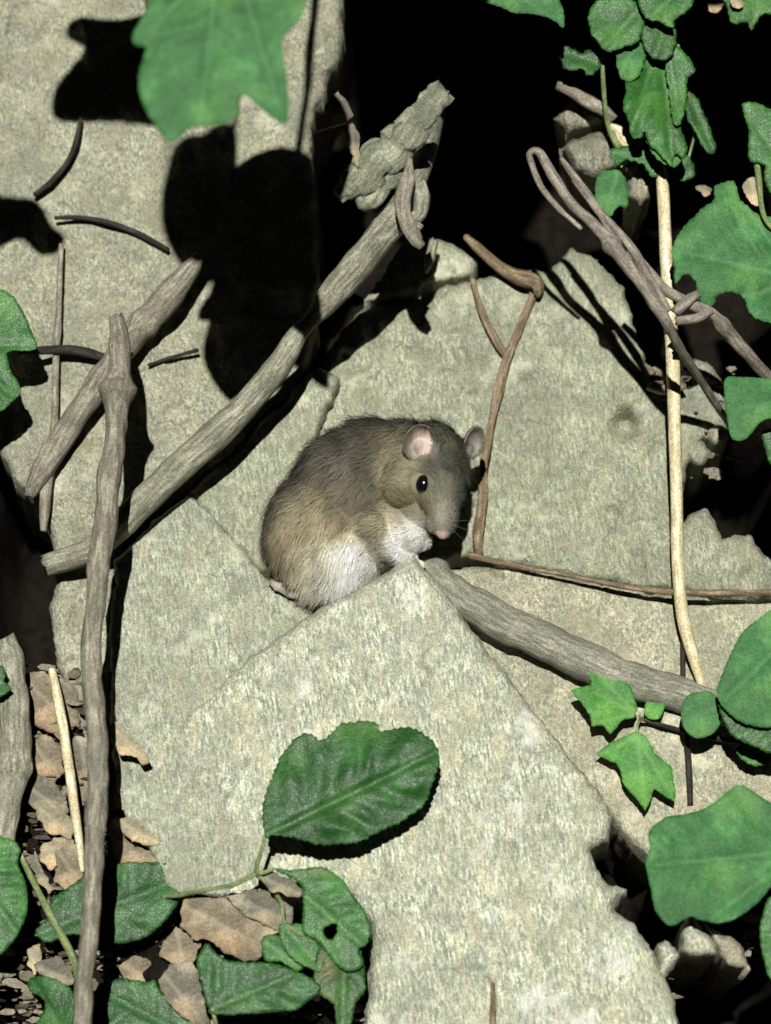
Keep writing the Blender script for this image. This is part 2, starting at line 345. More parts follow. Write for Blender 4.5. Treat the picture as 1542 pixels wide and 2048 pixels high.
def tube(name, path, mat, parent=None, sides=12, wobble=0.10, step=7, flat=1.0, seed=0, knots=0.0, taper_end=True, mapf=P):
    """path: (x, y, h cm, radius px)"""
    p = resample(path, step, closed=False, smooth=True); n = len(p)
    c = mapf(p[:, 0], p[:, 1], p[:, 2] * CM); r = p[:, 3] * PX
    r = r * (1 + wobble * fbm(np.arange(n) * 1.0, np.zeros(n), 5, 3, seed))
    if knots and n > 20:
        for _ in range(max(1, n // 24)):
            kc = (hash_name(str(seed) + 'k' + str(_)) % 1000) / 1000 * n; r = r * (1 + 0.09 * np.exp(-((np.arange(n) - kc) / 2.2) ** 2))
    wob = np.stack([fbm(np.arange(n) * 1.0, np.zeros(n) + 9 * i, 9, 3, seed + 5 + i) for i in range(3)], 1)
    c = c + wob * r[:, None] * 0.18 * min(1, wobble * 8)
    t = np.gradient(c, axis=0); t /= np.linalg.norm(t, axis=1)[:, None]
    side = np.cross(t, VIEW); side /= np.linalg.norm(side, axis=1)[:, None] + 1e-9
    up = np.cross(side, t)
    th = np.linspace(0, 2 * math.pi, sides, endpoint=False)
    L = np.r_[0, np.cumsum(np.linalg.norm(np.diff(c, axis=0), axis=1))]
    verts = []; grain = []
    for i in range(n):
        rr = r[i] * (1 + wobble * 0.9 * fbm(np.cos(th) * 1.5 + 5, np.sin(th) * 1.5 + L[i] * 60, 1.0, 2, seed + 1))
        if knots: rr = rr * (1 + knots * fbm(np.cos(th) * 1.2, np.sin(th) * 1.2 + L[i] * 190, 1.0, 3, seed + 2))
        ring = c[i] + np.outer(np.cos(th) * rr, side[i]) + np.outer(np.sin(th) * rr * flat, up[i])
        if i in (0, n - 1) and r[i] > 0.001: ring = ring + np.outer(np.abs(fbm(np.cos(th) * 3 + 2, np.sin(th) * 3, 1.0, 2, seed + 9)) * r[i] * 0.7, t[i] * (1 if i else -1))
        verts.append(ring)
        grain.append(np.stack([np.cos(th) * r[i], np.sin(th) * r[i], np.full(sides, L[i] * 0.14)], 1))
    faces = []
    for i in range(n - 1):
        for j in range(sides):
            a = i * sides + j; b = i * sides + (j + 1) % sides
            faces.append([a, b, b + sides, a + sides])
    verts = np.vstack(verts); grain = np.vstack(grain); nv = len(verts)
    tips = np.stack([c[0] - t[0] * r[0] * 0.5, c[-1] + t[-1] * r[-1] * 0.6]); verts = np.vstack([verts, tips])
    grain = np.vstack([grain, [[0, 0, 0], [0, 0, L[-1] * 0.14]]])
    for j in range(sides):
        faces.append([nv, (j + 1) % sides, j]); a = (n - 1) * sides
        faces.append([nv + 1, a + j, a + (j + 1) % sides])
    o = link(name, verts, faces, mat, parent); attr(o, 'grain', grain + seed * 0.013, 'FLOAT_VECTOR')
    return o

def stick(name, label, path, mat=WOOD, cat='stick', group='dead sticks on the bank', **kw):
    kw.setdefault('seed', hash_name(label) % 997)
    if mat in (WOOD, WOOD_GREEN, WOOD_PINK): kw.setdefault('knots', 0.06); kw.setdefault('wobble', 0.09); kw.setdefault('sides', 18)
    return tag(tube(name, path, mat, None, **kw), label, cat, group)

def blade(parent, outline, h, base, tip, mat=LEAF, tilt=(0, 0), veins=6, quilt=0.12, fold=0.0, droop=0.0, serr=3.0, period=15, step=6,
          curl=0.0, wave=0.12, holes=(), name='leaf', mapf=P, wear=0.0, lobes=None, thick=0.014, smooth=True, seed=None, veinw=1.0, jag=0.0):
    """one leaf blade: outline in photo pixels, heights in cm; quilted between side veins"""
    seed = seed if seed is not None else int(abs(base[0] * 7 + base[1] * 13 + tip[0])) % 9973
    loop = resample(outline, 4.0, smooth=smooth)
    nrm = np.roll(loop, -1, 0) - np.roll(loop, 1, 0); nrm = np.stack([-nrm[:, 1], nrm[:, 0]], 1); nrm /= np.linalg.norm(nrm, axis=1)[:, None] + 1e-9
    s = np.arange(len(loop)) * 4.0
    saw = (s / period + 0.5 * fbm(s, s * 0, 40, 2, seed)) % 1.0
    loop = loop + nrm * (serr * (saw - 0.5))[:, None] + nrm * (serr * 0.6 * fbm(s, s * 0, 25, 2, seed + 4))[:, None]
    if jag: loop = loop + nrm * (jag * fbm(loop[:, 0], loop[:, 1], 17, 3, seed + 21))[:, None]
    v, f = fill(loop, step)
    base = np.array(base, float); tip = np.array(tip, float); ax = tip - base; L = np.linalg.norm(ax); ax /= L; pr = np.array([-ax[1], ax[0]])
    q = v - base; u = q @ ax; w = q @ pr
    # each palmate lobe can carry its own rib
    ribs = [(base, tip)] + [(np.array(a, float), np.array(b, float)) for a, b in (lobes or [])]
    dmin = np.full(len(v), 1e9)
    for a, b in ribs:
        e = b - a; l = np.linalg.norm(e); e /= l; g = v - a; uu = np.clip(g @ e, 0, l)
        dd = np.linalg.norm(g - uu[:, None] * e, axis=1) + 0 * uu; dmin = np.minimum(dmin, dd)
    ph = (u - np.abs(w) * (0.75 + 0.15 * np.sign(w))) / (L / (veins + 0.5)) + 0.45 * fbm(v[:, 0], v[:, 1], 110, 2, seed + 8) + 0.4 * (w > 0)
    sv = np.abs(np.sin(math.pi * ph)); mid = 1 - np.exp(-(dmin / 9) ** 2)
    fade = np.clip(edge_dist(v, loop) / 28, 0.15, 1) * (0.65 + 0.5 * fbm(v[:, 0], v[:, 1], 70, 2, seed + 12))
    quilt = quilt * 0.55
    bul = quilt * sv * sv * np.clip(np.abs(w) / 40, 0, 1) * fade + quilt * 0.7 * mid
    hh = h + tilt[0] * q[:, 0] / 100 + tilt[1] * q[:, 1] / 100 + bul + fold * np.abs(w) / 100 - droop * (np.clip(u, 0, None) / 100) ** 2 \
        - curl * (w / 100) ** 2 + wave * fbm(v[:, 0], v[:, 1], 90, 2, seed + 2)
    keep = np.ones(len(v), bool)
    for hx, hy, hr in holes:
        keep &= np.hypot(v[:, 0] - hx, v[:, 1] - hy) > hr * (1 + 0.3 * fbm(v[:, 0], v[:, 1], 12, 2, seed))
    f = [t for t in f if keep[t].all()]
    pos = mapf(v[:, 0], v[:, 1], hh * CM)
    # give the blade its thickness: a lower skin and a rim
    n = len(pos); low = pos - NRM * thick * CM
    faces = [list(t) for t in f] + [[a + n for a in t[::-1]] for t in f]
    for a, b in rim(f): faces.append([b, a, a + n, b + n])
    o = link(name, np.vstack([pos, low]), faces, mat, parent)
    vein = np.clip(np.exp(-(dmin / (4.0 * veinw)) ** 2) * (0.5 - 0.32 * np.clip(u / L, 0, 1)) + 0.10 * np.exp(-(sv / 0.16) ** 2) * np.clip(np.abs(w) / 15, 0, 1), 0, 1)
    attr(o, 'vein', np.r_[vein, vein])
    wr = np.clip(wear * fbm(v[:, 0], v[:, 1], 60, 3, seed + 6), 0, 0.8) if wear else np.zeros(n)
    attr(o, 'wear', np.r_[wr, wr])
    return o

def plant(name, label, xyh, cat='plant', group=None):
    o = empty(name, P(xyh[0], xyh[1], xyh[2] * CM)); return tag(o, label, cat, group)

# ------------------------------------------------------------------ ground: one sheet, a soil bank with dark hollows
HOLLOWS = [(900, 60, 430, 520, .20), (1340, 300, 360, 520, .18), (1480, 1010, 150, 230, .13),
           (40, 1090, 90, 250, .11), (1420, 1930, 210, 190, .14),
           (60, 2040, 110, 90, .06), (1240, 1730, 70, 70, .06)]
def ground():
    def axis(lo, hi, fine, far):
        a = np.arange(lo, hi, fine); g = []; s = fine
        x = hi
        while x < far: g.append(x); s *= 1.35; x += s
        g.append(far); h = []; s = fine; x = lo - fine
        while x > -far: h.append(x); s *= 1.35; x -= s
        h.append(-far); return np.array(h[::-1] + list(a) + g)
    A = axis(-0.30, 0.30, 0.005, 40); B = axis(-0.42, 0.42, 0.005, 40)
    a, b = np.meshgrid(A, B); a = a.ravel(); b = b.ravel()
    w = ORIGIN + np.outer(a, RIGHT) + np.outer(b, SLOPE_UP)
    hh = np.full(len(a), -0.034)
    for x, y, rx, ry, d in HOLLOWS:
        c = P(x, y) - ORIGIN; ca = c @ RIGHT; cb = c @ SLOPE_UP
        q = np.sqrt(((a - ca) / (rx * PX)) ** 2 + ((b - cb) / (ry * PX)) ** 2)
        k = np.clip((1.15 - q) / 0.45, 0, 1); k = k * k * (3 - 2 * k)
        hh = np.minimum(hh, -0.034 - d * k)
    for x, y, rx, ry, up in ((190, 1740, 230, 420, 0.024), (540, 1960, 260, 130, 0.03)):
        c = P(x, y) - ORIGIN; q = np.sqrt(((a - c @ RIGHT) / (rx * PX)) ** 2 + ((b - c @ SLOPE_UP) / (ry * PX)) ** 2); k = np.clip((1.2 - q) / 0.5, 0, 1); hh = hh + up * k
    hh = hh + 0.005 * fbm(a, b, 0.05, 4, 3)
    w = w + np.outer(hh, NRM)
    # level ground below the bank and above it
    lowz, topz = 0.0, 2.6
    flat = np.where(w[:, 2] < lowz, lowz, np.where(w[:, 2] > topz, topz, w[:, 2]))
    w[:, 2] = flat + 0.03 * fbm(w[:, 0], w[:, 1], 0.6, 3, 5) * (np.abs(a) > 0.5)
    nx, ny = len(A), len(B); f = []
    for j in range(ny - 1):
        for i in range(nx - 1):
            p = j * nx + i; f.append([p, p + 1, p + nx + 1, p + nx])
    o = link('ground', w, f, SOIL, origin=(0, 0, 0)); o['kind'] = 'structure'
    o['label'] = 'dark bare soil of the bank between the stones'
ground()

# ------------------------------------------------------------------ stones
rock('flat_stone', 'big pale slab with a pointed top in front of the mouse',
     [(826, 1112), (862, 1150), (950, 1268), (1040, 1388), (1130, 1500), (1200, 1585), (1224, 1636), (1216, 1680), (1176, 1698), (1212, 1768), (1252, 1778),
      (1224, 1822), (1270, 1846), (1318, 1930), (1340, 1985), (1356, 2040), (1370, 2110), (720, 2110),  # notches in this right edge stand in for leaf shadows lying across it
      (735, 1990), (742, 1850), (700, 1800), (600, 1796), (520, 1806), (430, 1800), (360, 1796), (335, 1740), (310, 1630), (290, 1560), (330, 1480), (400, 1400), (480, 1330), (560, 1272), (640, 1216), (740, 1162)],
     3.2, (0.30, -0.02), thick=5, bevel=30, drop=0.75, rough=0.14, jitter=3, step=7, mat=ROCK_PALE, wave=190, strata=0.02, lump=0.07)
rock('flat_stone', 'grey-green slab lying left of the mouse under the long twig',
     [(232, 1120), (300, 1050), (378, 986), (430, 1040), (475, 1088), (540, 1170), (640, 1235), (700, 1330), (640, 1500), (600, 1640), (560, 1720), (440, 1792), (345, 1785), (300, 1700), (262, 1645), (232, 1580), (222, 1400), (220, 1250)],
     1.55, (0.0, 0.20), thick=5, bevel=12, drop=0.22, rough=0.12, mat=ROCK_SHADED)  # darker mix paints in the dimmer light on this tilted slab
rock('flat_stone', 'broad pale rock face behind the mouse with a brown root on it',
     [(952, 562), (1000, 545), (1060, 538), (1092, 548), (1140, 500), (1180, 512), (1250, 580), (1264, 640), (1290, 700), (1296, 762), (1340, 758), (1372, 758), (1388, 714), (1420, 728), (1450, 770), (1456, 850), (1404, 884), (1372, 930), (1364, 1000), (1370, 1050), (1392, 1020), (1415, 1015), (1432, 1050), (1445, 1080), (1475, 1066), (1500, 1070), (1530, 1115), (1620, 1150), (1620, 1200), (1420, 1194), (1250, 1168), (1120, 1150), (1000, 1125), (940, 1110), (880, 1130), (700, 1130), (560, 1050), (520, 1000), (500, 900), (560, 800), (640, 745), (655, 706), (690, 652), (722, 616), (815, 604), (890, 572)],
     -1.3, (0.05, 0.0), thick=11, bevel=18, drop=0.4, rough=0.26, step=7, strata=0.10, lump=0.08, wave=150, bumps=[(1300, 1000, 200, 0.8), (1400, 1120, 120, 0.9), (700, 690, 60, 0.7), (690, 712, 10, -0.6), (1250, 850, 24, -1.2), (1255, 800, 40, .5)], mat=ROCK_GREY)
rock('flat_stone', 'small pale block on top of the back rock face under the slanting branch',
     [(952, 520), (925, 498), (870, 474), (812, 474), (790, 512), (728, 604), (812, 594), (890, 562), (950, 552)],
     -1.2, (0, 0), thick=11, bevel=12, drop=0.35, rough=0.16, mat=ROCK_GREY, step=7)
rock('flat_stone', 'greenish slab between the mouse and the slanting branch',
     [(375, 985), (440, 930), (520, 850), (590, 780), (640, 730), (680, 760), (640, 860), (580, 960), (545, 1050), (550, 1140), (520, 1150), (470, 1088), (420, 1035)],
     -0.1, (0, 0.1), thick=9, bevel=12, drop=0.3, rough=0.14, mat=ROCK_GREY)
rock('flat_stone', 'broad cream rock under the brown crack and the lobed bright leaves',
     [(862, 1140), (985, 1134), (1060, 1137), (1180, 1162), (1300, 1188), (1420, 1198), (1542, 1200), (1640, 1214), (1650, 1700), (1480, 1720), (1380, 1710), (1310, 1725), (1270, 1690), (1190, 1590), (1080, 1470), (960, 1330), (880, 1200)],
     0.2, (0.05, 0.12), thick=7, bevel=10, drop=0.3, rough=0.16, mat=ROCK_CREAM, wave=140)
# upper left wall
rock('flat_stone', 'broad tan rock face filling the upper left behind the sticks',
     [(-90, -90), (690, -90), (686, 60), (672, 130), (652, 172), (630, 222), (622, 300), (634, 420), (640, 560), (630, 700), (600, 775), (540, 830), (470, 900), (380, 985), (300, 1055), (236, 1120), (240, 1260), (236, 1400), (232, 1500), (170, 1504), (140, 1400), (112, 1330),
      (104, 1210), (118, 1130), (100, 1060), (62, 985), (30, 960), (0, 890), (-90, 860)],
     -0.4, (0.0, 0.0), thick=9, bevel=16, drop=0.4, rough=0.34, step=8, strata=0.06, lump=0.09, mat=ROCK_TAN, wave=150, bumps=[(230, 520, 120, 0.6), (60, 700, 60, -0.5), (350, 780, 70, 0.5), (330, 700, 40, 0.4), (170, 1000, 80, 0.4), (620, 90, 60, 0.8)])
# right upper rubble
RUB = 'loose stones beside the dark hollow'
rock('stone', 'little rounded stone under the smooth oval leaf at the edge',
     [(1404, 872), (1420, 850), (1446, 846), (1462, 866), (1452, 890), (1424, 892)], -0.2, (0, 0), thick=6, bevel=18, drop=0.7, mat=ROCK_GREY, group=RUB, step=6, taper=0.35)
rock('stone', 'small crumbly stone below the little rounded stone',
     [(1368, 890), (1384, 876), (1414, 882), (1424, 904), (1404, 940), (1390, 930), (1372, 912)], -0.4, (0, 0), thick=6, bevel=14, drop=0.6, rough=0.3, mat=ROCK_GREY, group=RUB, step=6, jitter=5, taper=0.35)
# clods hanging in the upper right
rock('clod', 'fuzzy grey clod beside the green stem in the upper right', [(1110, 240), (1124, 210), (1170, 196), (1205, 214), (1214, 244), (1180, 262), (1130, 268)],
     1.6, thick=7, bevel=30, drop=1.0, rough=0.3, jitter=5, mat=ROCK_DARK, group='clods in the upper right', step=6, cat='clod', taper=0.75)
rock('clod', 'larger grey clod under the green stem above the curled twig', [(1122, 296), (1150, 276), (1200, 262), (1250, 282), (1256, 320), (1210, 350), (1180, 366), (1150, 340)],
     1.6, thick=7, bevel=30, drop=1.0, rough=0.35, jitter=6, mat=ROCK_DARK, group='clods in the upper right', step=6, cat='clod', taper=0.75)
rock('clod', 'small grey clod between the little green leaves and the straw', [(1252, 330), (1280, 312), (1306, 350), (1300, 400), (1280, 416), (1256, 396)],
     1.4, thick=7, bevel=20, drop=0.8, rough=0.3, jitter=5, mat=ROCK_DARK, group='clods in the upper right', step=6, cat='clod', taper=0.75)
# lower right stones
LOW = 'small pale stones in the lower right gap'
rock('stone', 'white triangular stone under the large soft leaf', [(1366, 1906), (1362, 1850), (1376, 1826), (1396, 1840), (1424, 1880), (1432, 1908), (1400, 1916)],
     4.6, thick=13, bevel=18, drop=0.7, rough=0.15, mat=ROCK_PALE, group=LOW, step=6, taper=0.4)  # lit slab between leaf shadows, built as a separate stone
rock('stone', 'grey wedge of stone touching the triangular white stone', [(1408, 1842), (1440, 1868), (1478, 1880), (1490, 1916), (1502, 1938), (1484, 1936), (1458, 1930), (1436, 1904)],
     4.2, thick=13, bevel=14, drop=0.6, rough=0.2, mat=ROCK_PINK, group=LOW, step=6, taper=0.4)
rock('stone', 'pale leaning stone against the chipped edge of the big slab', [(1312, 1950), (1316, 1888), (1334, 1880), (1362, 1912), (1350, 1940), (1326, 1962)],
     4.2, thick=13, bevel=18, drop=0.7, rough=0.15, mat=ROCK_PALE, group=LOW, step=6, taper=0.4)  # another lit bit of slab between shadow lobes, built as a stone

# ------------------------------------------------------------------ sticks
stick('stick', 'long upright grey stick running down the left side',
      [(236, 640, 6.1, 14), (240, 700, 6.5, 22), (234, 780, 6.7, 22), (226, 900, 6.7, 21), (210, 1030, 6.7, 23), (196, 1150, 6.7, 22), (184, 1290, 6.7, 20), (190, 1430, 6.7, 20), (196, 1540, 6.8, 20), (192, 1680, 6.9, 19), (180, 1830, 7.1, 19), (168, 1960, 7.3, 17), (160, 2080, 7.4, 17), (150, 2200, 6.9, 17)], WOOD, step=9)
stick('stick', 'slanting grey stick passing behind the upright stick high on the left',
      [(398, 512, 1.8, 9), (385, 535, 1.8, 20), (330, 600, 1.6, 27), (255, 685, 1.3, 27), (200, 765, 1.1, 25), (130, 865, 0.9, 25), (80, 950, 0.7, 22), (62, 990, 0.5, 12)], WOOD, step=8)
stick('stick', 'long slanting branch running from the bark piece down past the mouse',
      [(890, 150, -14, 20), (868, 240, -2, 21), (842, 330, 5.0, 22), (822, 376, 6.9, 24), (804, 414, 7.2, 28), (790, 436, 7.0, 31), (740, 500, 6.2, 31), (690, 560, 5.4, 30), (650, 606, 4.8, 25), (620, 642, 4.5, 16), (594, 672, 4.3, 20), (556, 734, 3.8, 26), (490, 815, 3.4, 27), (420, 880, 3.1, 29), (340, 950, 2.8, 30), (262, 1030, 2.4, 28), (190, 1095, 1.2, 26), (100, 1130, 0.5, 24)], WOOD_GREEN, wobble=0.05, knots=0.0)
stick('bark_piece', 'rough flaking bark piece pointing up above the slanting branch',
      [(882, 188, 9.0, 14), (866, 206, 9.0, 26), (820, 254, 8.9, 31), (775, 302, 8.7, 36), (735, 345, 8.6, 36), (705, 372, 8.5, 27), (682, 392, 8.4, 12)], BARK, cat='bark', wobble=0.12, knots=0.22, flat=0.45, sides=26, step=4)
stick('bark_piece', 'short stub of bark below the rough bark piece', [(800, 330, 8.1, 18), (770, 360, 8.1, 28), (738, 400, 8.1, 22), (728, 416, 8.0, 10)], BARK, cat='bark', wobble=0.16, knots=0.25, flat=0.5, sides=18, step=5)
stick('twig', 'splintered twig standing right of the slanting branch', [(820, 318, 9.2, 5), (816, 360, 9.2, 12), (806, 400, 9.1, 16), (812, 440, 8.8, 14), (836, 485, 8.4, 14), (846, 486, 8.3, 6)], WOOD_PINK, cat='twig', group='splinters by the branch', flat=0.6)
stick('twig', 'stubby grey splinter beside the splintered twig', [(842, 366, 8.4, 10), (846, 396, 8.4, 16), (840, 430, 8.2, 14), (820, 440, 8.2, 12), (838, 456, 8.0, 9)], WOOD_GREEN, cat='twig', group='splinters by the branch')
stick('twig', 'tiny pale splinter at the edge of the slanting shadow', [(866, 484, 0.4, 11), (858, 520, 0.2, 10), (852, 545, 0.0, 4)], WOOD_GREEN, cat='twig', group='splinters by the branch')
# tendrils, upper right
stick('vine_twig', 'looping bare vine twig in the dark upper right',
      [(1162, 458, 9.0, 4), (1120, 418, 9.2, 6), (1084, 376, 9.4, 6), (1062, 325, 9.6, 6), (1060, 306, 9.6, 6), (1078, 306, 9.6, 8), (1104, 350, 9.6, 10), (1144, 408, 9.6, 10), (1192, 455, 9.6, 12), (1234, 502, 9.6, 13), (1272, 552, 9.6, 12), (1300, 592, 9.4, 13), (1330, 640, 9.0, 11), (1356, 690, 7.6, 9), (1400, 760, 4.4, 8), (1460, 850, 0.0, 7)], WOOD_PINK, cat='twig', group='bare vine twigs', step=6)
stick('vine_twig', 'second bare vine twig joining the looping one', [(1122, 316, 9.1, 4), (1142, 344, 9.1, 7), (1176, 390, 9.1, 8), (1204, 432, 9.2, 8), (1228, 476, 9.3, 7)], WOOD_PINK, cat='twig', group='bare vine twigs')
stick('vine_twig', 'grey vine twig crossing behind the straw towards the edge', [(1255, 505, 7.2, 7), (1285, 530, 7.2, 10), (1330, 580, 7.0, 10), (1380, 606, 6.8, 11), (1425, 628, 6.4, 11), (1460, 668, 5.6, 13), (1500, 714, 4.6, 12), (1570, 790, 2.0, 11), (1640, 860, -3, 11)], WOOD_PINK, cat='twig', group='bare vine twigs')
stick('vine_twig', 'short kinked vine twig right of the straw', [(1352, 622, 7.0, 10), (1376, 600, 7.1, 10), (1394, 590, 7.1, 8)], WOOD_PINK, cat='twig', group='bare vine twigs')
stick('vine_twig', 'short vine twig below the kinked one right of the straw', [(1356, 640, 6.9, 9), (1390, 636, 6.8, 9), (1420, 620, 6.7, 8)], WOOD_PINK, cat='twig', group='bare vine twigs')
stick('vine_twig', 'thin bare vine twig running beside the looping one towards the straw', [(1150, 360, 9.2, 5), (1196, 420, 9.2, 8), (1250, 480, 9.4, 9), (1300, 560, 9.2, 9), (1336, 620, 9.0, 8)], WOOD_PINK, cat='twig', group='bare vine twigs')
stick('vine_twig', 'knobbed brown twig above the fuzzy grey clod', [(1118, 172, 2.8, 9), (1138, 180, 2.8, 12), (1170, 198, 2.7, 13), (1200, 215, 2.6, 13), (1226, 236, 2.5, 10)], WOOD_PINK, cat='twig', group='bare vine twigs')
stick('twig', 'broken grey twig lying right of the long grey stone', [(1300, 772, 0.2, 8), (1330, 778, 0.3, 11), (1366, 772, 0.2, 9)], WOOD, cat='twig', group='broken twigs by the straw')
# roots
stick('root', 'brown forked root running down the back rock face to the mouse', [(1066, 590, -0.6, 9.0), (1046, 640, -0.65, 8.2), (1016, 710, -0.7, 9.8), (996, 780, -0.75, 9.8), (982, 850, -0.75, 8.2), (966, 930, -0.75, 9.0), (966, 1000, -0.75, 11.2), (955, 1070, -0.7, 11.2), (960, 1110, -0.7, 6.8)], ROOT, cat='root', group='brown roots', flat=0.45, wobble=0.16)
stick('root', 'thin brown root joining the forked root from the left', [(945, 560, -0.65, 4.5), (962, 620, -0.65, 8.2), (990, 680, -0.7, 9.0), (1014, 716, -0.7, 7.5)], ROOT, cat='root', group='brown roots', flat=0.4, wobble=0.16)
stick('root', 'reddish brown stub of root across the top of the back rock face', [(932, 474, -0.1, 7.2), (960, 500, -0.2, 11.2), (1000, 535, -0.3, 12.0), (1040, 556, -0.3, 14.4), (1074, 566, -0.3, 16.0), (1076, 592, -0.4, 6.4)], ROOT, cat='root', group='brown roots', wobble=0.14)
stick('root', 'long thin brown root along the crack right of the mouse', [(940, 1112, -0.5, 7.0), (1000, 1126, 0.1, 6.3), (1100, 1144, 0.6, 4.2), (1200, 1164, 0.9, 4.9), (1300, 1180, 1.1, 5.6), (1420, 1186, 1.2, 7.0), (1600, 1184, 1.2, 7.7)], ROOT, cat='root', group='brown roots', wobble=0.14)
# straws
stick('straw', 'long pale straw hanging down the right side',
      [(1322, 338, 3.0, 9), (1325, 370, 3.0, 12), (1332, 520, 2.8, 13), (1344, 700, 2.6, 13.5), (1350, 860, 2.3, 13), (1354, 1000, 2.0, 12.5), (1356, 1140, 1.6, 12.5), (1366, 1230, 1.3, 13), (1384, 1305, 1.0, 12), (1406, 1376, 0.7, 9)],
      STRAW, cat='straw', group='dry straws', wobble=0.05, step=10)
stick('straw', 'short pale straw leaning beside the upright stick lower left', [(103, 1340, 1.2, 8), (118, 1410, 1.4, 10), (138, 1530, 1.6, 10), (154, 1650, 1.7, 9), (166, 1742, 1.8, 6)], STRAW, cat='straw', group='dry straws', wobble=0.05)
stick('branch', 'rounded grey branch lying on the cream rock right of the pointed slab',
      [(846, 1140, -0.2, 26), (880, 1164, 0.6, 32), (940, 1204, 1.0, 36), (1020, 1250, 1.2, 38), (1100, 1290, 1.3, 38), (1200, 1334, 1.3, 37), (1300, 1372, 1.2, 36), (1400, 1404, 0.9, 34), (1520, 1440, 0.2, 32)], BRANCH, wobble=0.06, cat='branch', knots=0.04)
stick('twig', 'thin dark curved twig on the rock near the top left corner', [(162, 236, 0.0, 4), (154, 272, 0.2, 5), (136, 322, 0.2, 6), (104, 362, 0.2, 6), (70, 390, 0.1, 5)], TWIG_AND_SHADOW, cat='twig', group='thin dark twigs upper left')  # near-black strip in place of a thin twig's cast shadow
stick('twig', 'thin dark arched twig above the forked sticks', [(110, 436, 0.2, 4), (160, 436, 0.4, 5), (220, 446, 0.5, 6), (280, 468, 0.3, 6), (336, 500, 0.1, 5)], TWIG_AND_SHADOW, cat='twig', group='thin dark twigs upper left')  # this arched dark strip also stands in for a twig shadow
stick('twig', 'short dark twig across the rock right of the upright stick', [(296, 730, 0.4, 3), (340, 716, 0.6, 4), (396, 700, 0.4, 4)], TWIG_AND_SHADOW, cat='twig', group='thin dark twigs upper left')
stick('twig', 'short dark twig across the left edge behind the thin stem', [(40, 704, 0.6, 5), (90, 700, 0.8, 8), (150, 700, 0.8, 10), (206, 714, 0.6, 8)], TWIG_AND_SHADOW, cat='twig', group='thin dark twigs upper left')
stick('stick', 'thick pale stick at the left edge of the picture', [(10, 1288, 1.8, 26), (18, 1330, 1.8, 29), (24, 1430, 1.8, 32), (22, 1540, 1.8, 31), (10, 1640, 1.8, 28), (-8, 1720, 1.6, 26)], WOOD_GREEN, flat=0.7)
stick('twig', 'thin stiff stem in front of the upright slab at the left edge', [(122, 490, 0.3, 5), (118, 600, 0.5, 6), (112, 720, 0.5, 7), (110, 820, 0.5, 7), (102, 900, 0.5, 10), (90, 1010, 0.3, 11), (86, 1060, 0.1, 6)], WOOD, cat='twig', group='thin stems at the left edge')
stick('twig', 'thin brown twig poking up at the bottom edge', [(986, 1966, 4.6, 4), (986, 2010, 4.6, 5.5), (984, 2100, 4.5, 6)], ROOT, cat='twig')
stick('twig', 'dark thin twig lying along the crack below the lobed leaves', [(1282, 1436, 1.2, 3), (1330, 1452, 1.0, 4), (1400, 1470, 1.0, 5), (1470, 1482, 1.2, 5), (1560, 1500, 1.3, 4)], TWIG_AND_SHADOW, cat='twig')  # thin dark strip built in place of the rock's crack
stick('twig', 'dark thin twig hanging down from behind the straw onto the cream rock', [(1362, 1160, 0.6, 4), (1366, 1300, 0.5, 5), (1368, 1420, 0.8, 5), (1378, 1520, 0.8, 6), (1380, 1606, 0.7, 5)], TWIG_AND_SHADOW, cat='twig')  # near-black strip standing in for the straw's shadow on the rock
# ------------------------------------------------------------------ plants
# hanging leaf, top left
p = plant('broad_leaf_plant', 'big soft green leaf hanging into the picture at the top left', (450, -150, 28), group=None)
blade(p, [(300, -40), (292, 20), (264, 70), (270, 90), (292, 96), (279, 140), (280, 190), (300, 236), (330, 276), (346, 285), (374, 262), (400, 252), (440, 250), (474, 234), (480, 198), (492, 190), (520, 214), (571, 247),
          (577, 205), (574, 160), (565, 100), (568, 72), (596, 44), (614, 0), (650, -90), (640, -220), (560, -320), (450, -350), (340, -300), (270, -200), (280, -100)],
      28, (450, -190), (400, 250), LEAF_BLUE, tilt=(0.1, -0.25), veins=5, quilt=0.22, serr=1.5, period=30, step=8, lobes=[((450, -150), (560, 220)), ((440, -100), (290, 80))], veinw=1.3)
tube('stem', [(450, -190, 28.4, 8), (500, -420, 30, 8), (560, -760, 26, 9), (620, -1100, 10, 9), (640, -1300, -5, 9)], STEM, p)
p = plant('broad_leaf_plant', 'leaf corner poking in at the top edge right of centre', (1040, -80, 8))
blade(p, [(900, -40), (960, 0), (1000, 14), (1030, 26), (1080, 30), (1110, 44), (1127, 56), (1126, 20), (1108, -20), (1080, -90), (980, -110), (920, -80)], 8, (930, -90), (1122, 52), LEAF_BLUE, tilt=(0, -0.2), serr=2)
tube('stem', [(930, -90, 8.1, 6), (900, -200, 2, 6), (880, -320, -6, 7)], STEM, p)

